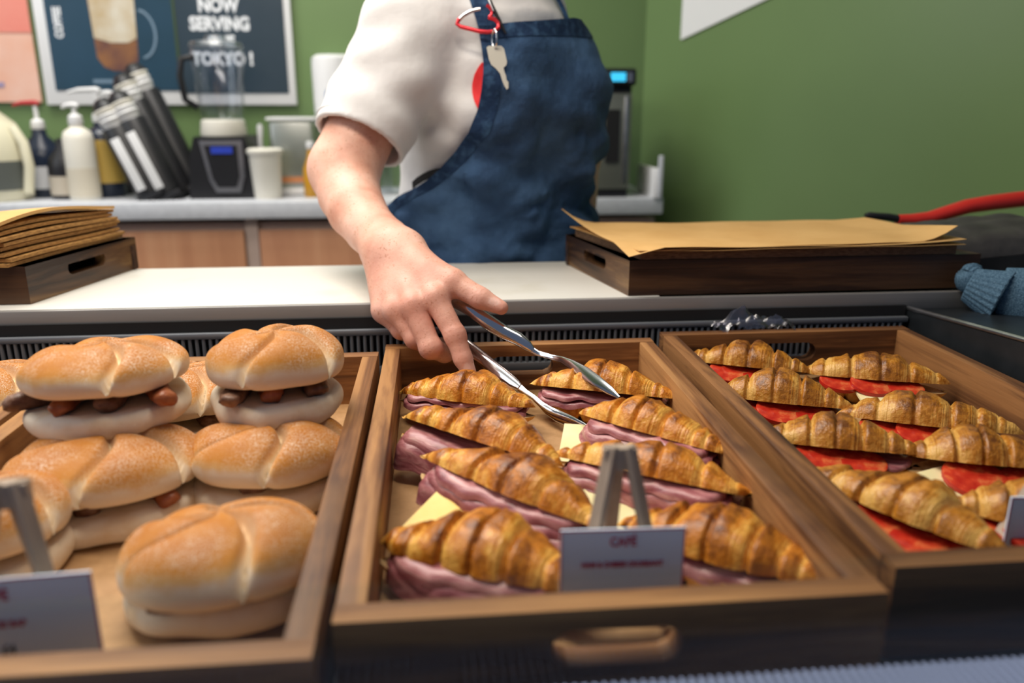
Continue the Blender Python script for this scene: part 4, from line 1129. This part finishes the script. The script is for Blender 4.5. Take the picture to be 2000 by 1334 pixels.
# coffee machine at the right end
t = thing('coffee_machine', 'black and grey machine with cyan display behind the apron', 'machine', (onback(1163, 2.36), 2.36, BT))
box('housing', (0, .02, .165), (.150, .22, .30), M['black'], t, .006)
fp = box('front_panel', (.01, -.095, .150), (.128, .012, .255), pbr('olive_grey_metal', (.26, .27, .22), .4, .6), t, .004)
box('grille_inset', (.022, -.103, .165), (.038, .006, .14), M['black_matte'], fp)
box('silver_edge', (.058, -.103, .155), (.010, .008, .23), M['steel'], fp, .002)
tp = box('control_head', (.006, -.02, .318), (.150, .19, .045), M['black'], t, .008)
e_m, et, eb = nt('cyan_screen'); sock(eb, 'Base Color', (.02, .3, .5, 1)); sock(eb, 'Emission Color', (.05, .55, .9, 1)); sock(eb, 'Emission Strength', .9)
box('screen', (.030, -.1165, .318), (.040, .003, .022), e_m, tp)
box('steel_button', (.062, -.1165, .318), (.014, .003, .024), M['steel'], tp)
box('foot_base', (0, .0, .010), (.14, .19, .020), M['black'], t, .003)

# ------------------------------------------------------------------ the person behind the counter
PHI = R(32)
FD = np.array([math.sin(PHI), -math.cos(PHI), 0.0])      # the way the chest faces
SD = np.array([math.cos(PHI), math.sin(PHI), 0.0])       # from the person's right to left
TZ = np.array([.30, .60, .80, .95, 1.03, 1.12, 1.20, 1.28, 1.335, 1.375, 1.41, 1.46])
TA = np.array([.17, .17, .172, .163, .150, .146, .150, .143, .126, .104, .070, .060])
TB = np.array([.13, .135, .148, .145, .135, .136, .140, .130, .110, .085, .064, .060])
TCX = np.array([.094, .094, .096, .097, .098, .098, .098, .095, .092, .102, .112, .120])
TCY = np.array([1.50, 1.50, 1.495, 1.485, 1.478, 1.468, 1.455, 1.44, 1.43, 1.428, 1.425, 1.415])
def torso(p, grow=0.0):
    z = p[:, 2]
    a = np.interp(z, TZ, TA) + grow; b = np.interp(z, TZ, TB) + grow
    q = p - np.stack([np.interp(z, TZ, TCX), np.interp(z, TZ, TCY), z], 1)
    ls, ld = q @ SD, q @ FD
    k = (np.abs(ls / a) ** 2.3 + np.abs(ld / b) ** 2.3) ** (1 / 2.3)
    d = (k - 1) * np.minimum(a, b)
    for s in (-.070, .058):
        c = np.array([.102, 1.455, 1.195]) + SD * s + FD * .085
        d = smin(d, ell(p, c, (.072 + grow, .066 + grow, .075 + grow)), .05)
    return np.maximum(d, np.maximum(z - 1.47, .78 - z))
npv = lambda v: np.array([v.x, v.y, v.z])
SHO = npv(aty(792, 62, 1.345)); ELB = npv(aty(671, 340, 1.262)); WRI = npv(aty(768, 492, 1.045))
LSH = np.array([.178, 1.535, 1.300]); LEL = npv(aty(1128, 300, 1.60)); LWR = npv(aty(1132, 430, 1.52))
def ray_hit(x, y, fn, t0=1.0, t1=2.2):
    d = npv(sight(x, y)); e = npv(EYE); t = np.linspace(t0, t1, 1200)
    P = e + d * (t / d[1])[:, None] if False else e + t[:, None] * d
    v = fn(P); k = np.argmax(v < 0)
    return P[k] if v[k] < 0 else None

# shirt
ad = (ELB - SHO) / np.linalg.norm(ELB - SHO)
HEMC = npv(aty(693, 283, 1.302)); HEMC = SHO + ad * ((HEMC - SHO) @ ad)
hn = npv(aty(668, 345, 1.262)) - npv(aty(712, 200, 1.325)); hn /= np.linalg.norm(hn)
hacross = npv(aty(762, 306, 1.285)) - npv(aty(618, 258, 1.315)); hacross /= np.linalg.norm(hacross)
hn = hn - hacross * (hn @ hacross); hn /= np.linalg.norm(hn)
SLV0 = SHO + np.array([.012, 0, -.004]); SLV1 = HEMC + ad * .03; SAX = (SLV1 - SLV0) / np.linalg.norm(SLV1 - SLV0)
def folds(p):
    q = p - SHO
    w1 = np.sin((p @ np.array([55., 20, 70])) + 2.5 * vnoise(p * 9)) * .0030
    w2 = np.sin((p @ np.array([-30., 40, 95])) + 3 * vnoise(p * 7 + 3)) * .0016
    w3 = vnoise(p * 24 + 7) * .0038 + vnoise(p * 12 + 1) * .0060
    return w1 + w2 + w3
ARMPIT = npv(aty(835, 215, 1.33)); CREASE = npv(aty(945, 125, 1.33))
def shirt(p):
    tor = torso(p, .008) + folds(p) * 1.0
    slv = cap(p, SLV0, SLV1, .078, .0690) + folds(p + 3) * .9 * sstep(.0, .06, -((p - HEMC) @ hn))
    slv = np.maximum(slv, (p - HEMC) @ hn)
    sh2 = cap(p, SLV0, np.array([.118, 1.425, 1.375]), .066, .06)
    l_ = cap(p, LSH, LSH * .35 + LEL * .65, .068, .062)
    l_ = np.maximum(l_, -(p[:, 2] - (LSH * .5 + LEL * .5)[2]))
    d = smin(smin(tor, sh2, .04), l_, .03)
    d = smin(d, slv, .022)
    d = d + .006 * np.exp(-(np.maximum(cap(p, ARMPIT, CREASE, .002, .001), 0) / .010) ** 2)              # drawn fold out of the armpit
    hol = cap(p, SLV0, SLV1 + SAX * .06, .0615, .0615)
    d = np.maximum(d, -np.maximum(hol, -((p - HEMC) @ hn + .035)))                # hollow sleeve mouth
    d = np.maximum(d, 1.0 - p[:, 2])
    neck = cap(p, (.124, 1.42, 1.36), (.140, 1.39, 1.50), .062, .07)
    return np.maximum(d, -neck)

person = thing('person', 'person in white t-shirt and navy denim apron reaching down with tongs', 'person', (.12, 1.49, 0))
PO = np.array([.12, 1.49, 0])
V, F = surface_net(shirt, (-.26, 1.18, .97), (.36, 1.70, 1.46), .0031)
me = np_mesh('t_shirt', V - PO, F)
# red print on the chest: a disc that the bib half covers
dc = ray_hit(958, 172, lambda p: torso(p, .010))
if dc is None: dc = np.array([.09, 1.32, 1.22])
fattr(me, 'disc', 1 - sstep(.0375, .0385, np.linalg.norm(V - (npv(aty(966, 170, dc[1]))), axis=1)) if False else np.zeros(len(V)))
sh_o = link('t_shirt', me, M['cotton'], person)
tube('sleeve_hem', [Vector(HEMC - PO - hn * .014 + (hacross * math.cos(a) + np.cross(hn, hacross) * math.sin(a)) * (.0697 / math.sqrt(1 - float((hacross * math.cos(a) + np.cross(hn, hacross) * math.sin(a)) @ SAX) ** 2))) for a in np.linspace(0, 2 * math.pi, 49)], .0012, M['cotton'], sh_o, 6)

# arm and hand (fine) joined with torso, head and left arm (coarse)
def J(x, y, Y): return npv(aty(x, y, Y))
IM, MM_, RM, PM = J(850, 583, .948), J(808, 598, .950), J(774, 606, .962), J(749, 608, .980)
fing = {
 'index': [IM, J(889, 655, .922), J(904, 700, .912), J(916, 727, .906)],
 'middle': [MM_, J(841, 679, .925), J(868, 690, .950), J(880, 676, .972)],
 'ring': [RM, J(811, 661, .945), J(842, 682, .972), J(862, 672, .992)],
 'pinky': [PM, J(783, 645, .968), J(812, 664, .990), J(834, 660, 1.004)],
}
frad = {'index': (.0145, .0124, .0110, .0086), 'middle': (.0150, .0128, .0113, .0092), 'ring': (.0140, .0119, .0106, .0086), 'pinky': (.0126, .0105, .0094, .0076)}
TH = [J(812, 528, 1.015), J(884, 552, .962), J(938, 582, .942), J(979, 601, .932)]
trad = (.0200, .0152, .0128, .0086)
ARM = [(J(672, 332, 1.268), .0515), (J(683, 380, 1.225), .0452), (J(697, 411, 1.185), .0412), (J(723, 447, 1.130), .0350), (J(752, 475, 1.080), .0340), (J(778, 500, 1.045), .0310)]
def arm(p):
    d = smin(cap(p, SHO, ARM[0][0], .053, .0515), cap(p, ARM[0][0], ARM[1][0], .0515, ARM[1][1]), .012)
    for i in range(1, len(ARM) - 1):
        d = smin(d, cap(p, ARM[i][0], ARM[i + 1][0], ARM[i][1], ARM[i + 1][1]), .004)
    palm = None
    for k, (m, r) in enumerate(((IM, .0155), (MM_, .0158), (RM, .0152), (PM, .0142))):
        w0 = WRI + (np.array([.014, -.006, .002]) * (1.2 - .8 * k))
        c = cap(p, w0, m, .023, r)
        palm = c if palm is None else smin(palm, c, .010)
    palm = smin(palm, cap(p, WRI, TH[1], .026, .0155), .016)
    d = smin(d, palm, .022)
    for m in (IM, MM_, RM, PM):
        d = smin(d, np.linalg.norm(p - (m + np.array([0, -.001, .004])), axis=1) - .0108, .008)
    fs = []
    for nme, pts in fing.items():
        r = frad[nme]; f = None
        for i in range(3):
            c = cap(p, pts[i], pts[i + 1], r[i], r[i + 1])
            f = c if f is None else smin(f, c, .004)
        pip = np.linalg.norm(p - pts[1], axis=1) - r[1] * 1.06
        f = smin(f, pip, .004)
        fs.append(f)
    t = cap(p, TH[0], TH[1], trad[0], trad[1]); t = smin(t, cap(p, TH[1], TH[2], trad[1], trad[2]), .006); t = smin(t, cap(p, TH[2], TH[3], trad[2], trad[3]), .005)
    f4 = np.minimum(np.minimum(fs[0], fs[1]), np.minimum(fs[2], fs[3]))
    d = smin(d, f4, .0065)
    d = smin(d, t, .007)
    # skin creases over the index middle joint and the thumb joint
    ax = (fing['index'][2] - fing['index'][1]); ax /= np.linalg.norm(ax)
    for o_ in (-.0035, 0, .0035):
        q = (p - fing['index'][1]) @ ax - o_
        near = np.linalg.norm(p - fing['index'][1], axis=1)
        d = d + .0007 * np.exp(-(q / .0009) ** 2) * (near < .016)
    ax = (TH[3] - TH[1]); ax /= np.linalg.norm(ax)
    for o_ in (-.002, .002):
        q = (p - TH[2]) @ ax - o_
        d = d + .0006 * np.exp(-(q / .0009) ** 2) * (np.linalg.norm(p - TH[2], axis=1) < .018)
    return d
V1, F1 = surface_net(arm, (-.24, .875, .86), (.12, 1.44, 1.40), .0018)
NECK = np.array([.126, 1.42, 1.38]); HEAD = np.array([.137, 1.36, 1.565])
def body2(p):
    d = torso(p, -.004)
    d = smin(d, cap(p, LSH, LEL, .050, .045), .02)
    d = smin(d, cap(p, LEL, LWR, .044, .030), .015)
    d = smin(d, cap(p, LWR, LWR + np.array([-.01, -.02, -.08]), .026, .018), .01)
    for k in range(4):
        b = LWR + np.array([-.03 + .018 * k, -.02, -.085]); d = smin(d, cap(p, b, b + np.array([0, -.02, -.06]), .0095, .0075), .006)
    d = smin(d, cap(p, LWR + np.array([.0, -.03, -.03]), LWR + np.array([-.035, -.06, -.075]), .013, .009), .008)
    d = smin(d, cap(p, NECK, HEAD + np.array([0, .02, -.05]), .056, .05), .02)
    hd = smin(ell(p, HEAD + np.array([0, .012, .02]), (.074, .092, .090)), ell(p, HEAD + np.array([.012, -.03, -.055]), (.055, .062, .062)), .03)
    nose = HEAD + np.array([.045, -.088, -.012]); hd = smin(hd, cap(p, nose + np.array([-.008, .012, .03]), nose, .007, .012), .008)
    for s in (-1, 1):
        hd = smin(hd, ell(p, HEAD + SD * s * .074 + np.array([0, .02, -.01]), (.010, .018, .028)), .006)
        hd = np.maximum(hd, -(np.linalg.norm(p - (HEAD + FD * .085 + SD * s * .030 + np.array([0, 0, .012])), axis=1) - .011))
    mo = HEAD + FD * .088 + np.array([0, 0, -.055])
    hd = np.maximum(hd, -cap(p, mo - SD * .018, mo + SD * .018, .003, .003))
    return smin(d, hd, .015)
V2_, F2 = surface_net(body2, (-.14, 1.2, .77), (.42, 1.75, 1.70), .006)
Vb = np.concatenate([V1, V2_]); Fb = np.concatenate([F1, F2 + len(V1)])
me = np_mesh('body', Vb - PO, Fb)
red = np.zeros(len(Vb)); nail = np.zeros(len(Vb))
for nme, pts in fing.items():
    for i, pt in enumerate(pts):
        red = np.maximum(red, np.exp(-(np.linalg.norm(Vb - pt, axis=1) / (.020 if i else .016)) ** 2) * (.55 if i else .75))
red = np.maximum(red, .40 * np.exp(-(np.linalg.norm(Vb - MM_, axis=1) / .075) ** 2))
for pt in TH[1:]: red = np.maximum(red, .6 * np.exp(-(np.linalg.norm(Vb - pt, axis=1) / .02) ** 2))
nc = J(912, 719, .897); nail = np.maximum(nail, 1 - sstep(.0048, .0066, np.linalg.norm((Vb - nc) * np.array([1.15, 1, .85]), axis=1)))
nc = J(966, 588, .926); nail = np.maximum(nail, 1 - sstep(.0050, .0075, np.linalg.norm((Vb - nc) * np.array([.8, 1, 1.1]), axis=1)))
fattr(me, 'red', red); fattr(me, 'nail', nail)
link('body', me, M['skin'], person)
# hair, eyes, trousers, shoes
def hair(p):
    d = ell(p, HEAD + np.array([-.004, .030, .030]), (.086, .094, .096))
    d = np.maximum(d, ((p - HEAD) @ FD) - .045 - .25 * np.clip(p[:, 2] - HEAD[2], -.1, .1))
    return smin(d, ell(p, HEAD + np.array([-.03, .115, .03]), (.04, .04, .05)), .02) + vnoise(p * 60) * .002
Vh, Fh = surface_net(hair, HEAD - np.array([.15, .12, .16]), HEAD + np.array([.15, .22, .17]), .005)
link('hair', np_mesh('hair', Vh - PO, Fh), pbr('brown_hair', (.14, .06, .03), .5, bmp=(200, .5, .003)), person)
for s in (-1, 1):
    e = lathe('eye', [(.0005, -.010), (.007, -.007), (.010, 0), (.007, .007), (.0005, .010)], M['white'], person, HEAD + FD * .078 + SD * s * .030 + np.array([0, 0, .012]) - PO, 14)
def trousers(p):
    d = np.maximum(torso(p, .012), p[:, 2] - .93)
    for s in (-1, 1):
        h = np.array([.121, 1.50, .86]) + SD * s * .095; k = np.array([.121, 1.49, .48]) + SD * s * .10; f = np.array([.121, 1.51, .07]) + SD * s * .105
        d = smin(d, cap(p, h, k, .088, .066), .02); d = smin(d, cap(p, k, f, .066, .056), .015)
    return np.maximum(d, .045 - p[:, 2])
Vt, Ft = surface_net(trousers, (-.14, 1.25, .03), (.40, 1.75, 1.0), .009)
link('trousers', np_mesh('trousers', Vt - PO, Ft), M['black_matte'], person)
for s in (-1, 1):
    f = np.array([.121, 1.51, .04]) + SD * s * .105
    Vs, Fs = surface_net(lambda p: np.maximum(smin(cap(p, f + FD * .01, f + FD * .13, .046, .036), cap(p, f, f + np.array([0, 0, .05]), .048, .05), .02), .0 - p[:, 2]), f - .12 - abs(FD) * .12, f + .14 + abs(FD) * .14, .006)
    link('shoe', np_mesh('shoe', Vs - PO, Fs), M['black'], person)

# apron: cloth sheet laid over the torso
tz = lambda p: torso(p, .021)
CZ = lambda z: np.array([np.interp(z, TZ, TCX), np.interp(z, TZ, TCY), z])
def th_of(P):
    q = P - CZ(P[2]); return math.atan2(q @ SD, q @ FD)
edge_px = [(936, 58), (941, 90), (944, 120), (944, 145), (941, 175), (933, 215), (917, 257), (890, 296), (859, 331), (826, 359), (800, 381)]
eth, ez_ = [], []
for x, y in edge_px:
    h = ray_hit(x, y, tz)
    if h is not None: eth.append(th_of(h)); ez_.append(h[2])
eth = np.array(eth); ez_ = np.array(ez_)
o_ = np.argsort(ez_); eth, ez_ = eth[o_], ez_[o_]
ZTOP = ray_hit(1062, 42, tz)[2]; ZBOT = .80
def thL(z): return float(np.interp(z, np.concatenate([[ZBOT, ez_[0] - .03], ez_]), np.concatenate([[eth[0] - .45, eth[0] - .30], eth])))
rt_h = ray_hit(1128, 45, tz); TR_TOP = th_of(rt_h) if rt_h is not None else .85
def thR(z): return float(np.interp(z, [ZBOT, 1.10, 1.20, 1.27, ZTOP], [1.75, 1.60, 1.45, 1.15, TR_TOP]))
TOPX = [(950, 54), (968, 52), (1000, 48), (1040, 44), (1080, 40), (1110, 37), (1132, 34)]
th_t, z_t = [], []
for x, y in TOPX:
    h = ray_hit(x, y, tz)
    if h is not None: th_t.append(th_of(h)); z_t.append(h[2])
NZ_, NT = 130, 110
zs = np.linspace(ZTOP, ZBOT, NZ_)
Pg = np.zeros((NZ_, NT, 3)); TG_ = np.zeros((NZ_, NT))
rr_prev = None
ths = np.linspace(-2.2, 2.2, 220)
RR = np.zeros((NZ_, len(ths)))
for i, z in enumerate(zs):
    dirs = np.cos(ths)[:, None] * FD + np.sin(ths)[:, None] * SD
    lo_ = np.full(len(ths), .02); hi_ = np.full(len(ths), .40)
    for _ in range(22):
        md = (lo_ + hi_) / 2; v = tz(CZ(z) + dirs * md[:, None]); lo_ = np.where(v < 0, md, lo_); hi_ = np.where(v < 0, hi_, md)
    RR[i] = lo_
    # hang of the cloth below the bust, relative to the leaning axis
    if i:
        RR[i] = np.maximum(RR[i], RR[i - 1] - .22 * (zs[i - 1] - zs[i]) * np.clip(np.cos(ths), .0, 1) - (1 - np.clip(np.cos(ths) * 1.4, 0, 1)) * .05)
for i, z in enumerate(zs):
    tt = np.linspace(thL(z), thR(z), NT)
    rr = np.interp(tt, ths, RR[i])
    lift_ = (np.interp(tt, th_t, z_t) - ZTOP) * max(0.0, (z - 1.20) / (ZTOP - 1.20)) ** 1.5
    Pg[i] = CZ(z) + lift_[:, None] * np.array([0, 0, 1.0]) + (np.cos(tt)[:, None] * FD + np.sin(tt)[:, None] * SD) * rr[:, None]
    TG_[i] = tt
def wrinkle(P):
    low = sstep(ZTOP, 1.02, P[..., 2])
    a = vnoise(P * np.array([13, 13, 22]) + 4) * .006 + vnoise(P * np.array([30, 30, 44]) + 9) * .0030 + vnoise(P * np.array([60, 60, 70]) + 2) * .0012
    b = np.sin(P[..., 2] * 75 + P[..., 0] * 34 + 3 * vnoise(P * 9)) * .0030
    c = np.sin(P[..., 2] * 42 - P[..., 0] * 30 + 4 * vnoise(P * 6 + 5)) * .0045 * sstep(-.1, .5, vnoise(P * 7 + 11))
    return np.maximum((a * 1.9 + b * 1.2 + c * 1.3) * (.35 + 1.0 * low), -.008)
Nn = np.cross(np.gradient(Pg, axis=1), np.gradient(Pg, axis=0)); Nn /= np.linalg.norm(Nn, axis=2, keepdims=True) + 1e-12
if (Nn[NZ_ // 2, NT // 2] @ FD) < 0: Nn = -Nn
Pg = Pg + Nn * (wrinkle(Pg) + .005)[..., None]
ap = sheet('apron', Pg - PO, .0022, M['denim'], person)
k = 8
hemP = Pg[:, :k] + Nn[:, :k] * .0016
sheet('side_hem', hemP - PO, .0014, M['denim_hem'], ap)
hemT = Pg[:7] + Nn[:7] * .0016
sheet('top_hem', hemT - PO, .0014, M['denim_hem'], ap)
def on_body(px, off, fn=None):
    out = []
    for x, y in px:
        h = ray_hit(x, y, fn or (lambda p: np.minimum(torso(p, .012), cap(p, SLV0, np.array([.118, 1.425, 1.375]), .066, .06))))
        if h is None: h = npv(aty(x, y, 1.36))
        out.append(h - npv(sight(x, y)) * off)
    return out
def ribbon(name, P, wd, th, mat, parent, across):
    P = [np.asarray(p) for p in P]; G = np.zeros((len(P), 5, 3))
    for i, p in enumerate(P):
        for j in range(5): G[i, j] = p + across * wd * (j / 4 - .5)
    return sheet(name, G - PO, th, mat, parent)
acr = npv(_r) * .98 + np.array([0, 0, -.12])
ribbon('neck_strap', on_body([(956, 66), (949, 40), (942, 18), (935, -4), (929, -28), (925, -55)], .006), .030, .0025, M['denim_hem'], ap, acr)
ribbon('neck_strap', on_body([(1108, 40), (1104, 28), (1098, 14), (1091, 0), (1082, -18), (1070, -45)], .005), .008, .0025, M['denim_hem'], ap, acr)
# waist tie and the dark belt peeping out at the side
bp = on_body([(806, 362), (815, 354), (826, 347), (838, 341), (850, 337), (870, 334), (890, 332)], .004, lambda p: torso(p, .012))
ribbon('waist_tie', bp, .012, .002, M['black_matte'], ap, np.array([0, 0, 1.0]))
# red chest print as a thin transfer on the shirt
cen = (990, 172); G = np.zeros((18, 13, 3)); ok = True
for i in range(18):
    for j in range(13):
        yy = 122 + 100 * i / 17; half = 75 * math.sqrt(max(0, 1 - ((yy - 172) / 75) ** 2))
        xx_ = 997 - half + (half - 38) * j / 12
        h = ray_hit(xx_, yy, lambda p: shirt(p))
        G[i, j] = (h if h is not None else G[i, j - 1]) - npv(sight(xx_, yy)) * .0035
sheet('chest_print', G - PO, .0008, pbr('red_print', (.78, .025, .03), .7), sh_o)

# ------------------------------------------------------------------ carabiner, key and pen on the apron strap
def off_apron(x, y, o):
    best = None
    h = ray_hit(x, y, lambda p: torso(p, .026))
    Yv = h[1] if h is not None else 1.33
    d = npv(sight(x, y)); return Vector(npv(EYE) + d * ((Yv - o) / d[1]))
cb0 = off_apron(940, 45, .012)
cbt = thing('carabiner', 'red heart shaped carabiner clipped to the apron strap', 'carabiner', cb0)
tube('red_frame', [off_apron(x, y, .016) - cb0 for x, y in ((901, 34), (895, 40), (893, 47), (899, 52), (915, 56), (935, 61), (952, 63), (966, 61), (974, 54), (973, 45), (966, 38), (957, 35), (954, 34))], .0030, M['red_metal'], cbt, 12)
tube('red_frame_top', [off_apron(x, y, .014) - cb0 for x, y in ((955, 34), (960, 29), (961, 22), (956, 14), (950, 10))], .0024, M['red_metal'], cbt, 10)
tube('spring_gate', [off_apron(x, y, .018) - cb0 for x, y in ((898, 37), (906, 30), (918, 23), (930, 19), (938, 18))], [.0024, .0027, .0028, .0028, .0026], M['chrome'], cbt, 12)
k0 = off_apron(966, 92, .018)
kt = thing('door_key', 'pale metal key hanging from the red carabiner', 'key', k0)
s_ = 1.33 / 1600
kx = npv(_r); kz = np.array([0.10, -.02, -1.0]); kz /= np.linalg.norm(kz)
ol = [(-14, 1), (-11, -2), (12, -2), (16, 2), (19, 24), (17, 30), (12, 34), (13, 42), (15, 48), (15, 54), (18, 58), (17, 68), (14, 71), (10, 64), (7, 54), (5, 44), (-1, 36), (-9, 29), (-12, 20)]
ol = [(x * s_, y * s_) for x, y in ol]
prism('key_blade', ol, (0, 0, 0), kx, kz, np.cross(kx, kz), .0022, M['brass'], kt)
tube('split_ring', [Vector(npv(_r) * (3.5 * math.sin(a)) * s_ + np.array([0, -.006 * math.sin(a), (14 + 15 * math.cos(a)) * s_])) for a in np.linspace(0, 2 * math.pi, 25)], .0013, M['chrome'], kt, 8)
p0 = off_apron(975, 30, .012)
pn_ = thing('black_pen', 'slim black pen clipped beside the red carabiner', 'pen', p0)
tube('barrel', [off_apron(x, y, .012) - p0 for x, y in ((950, -12), (962, 14), (976, 42), (988, 66))], [.0030, .0030, .0028, .0016], M['black'], pn_, 10)
tube('clip', [off_apron(x, y, .016) - p0 for x, y in ((950, -10), (957, 6), (964, 22))], .0012, M['steel'], pn_, 6)
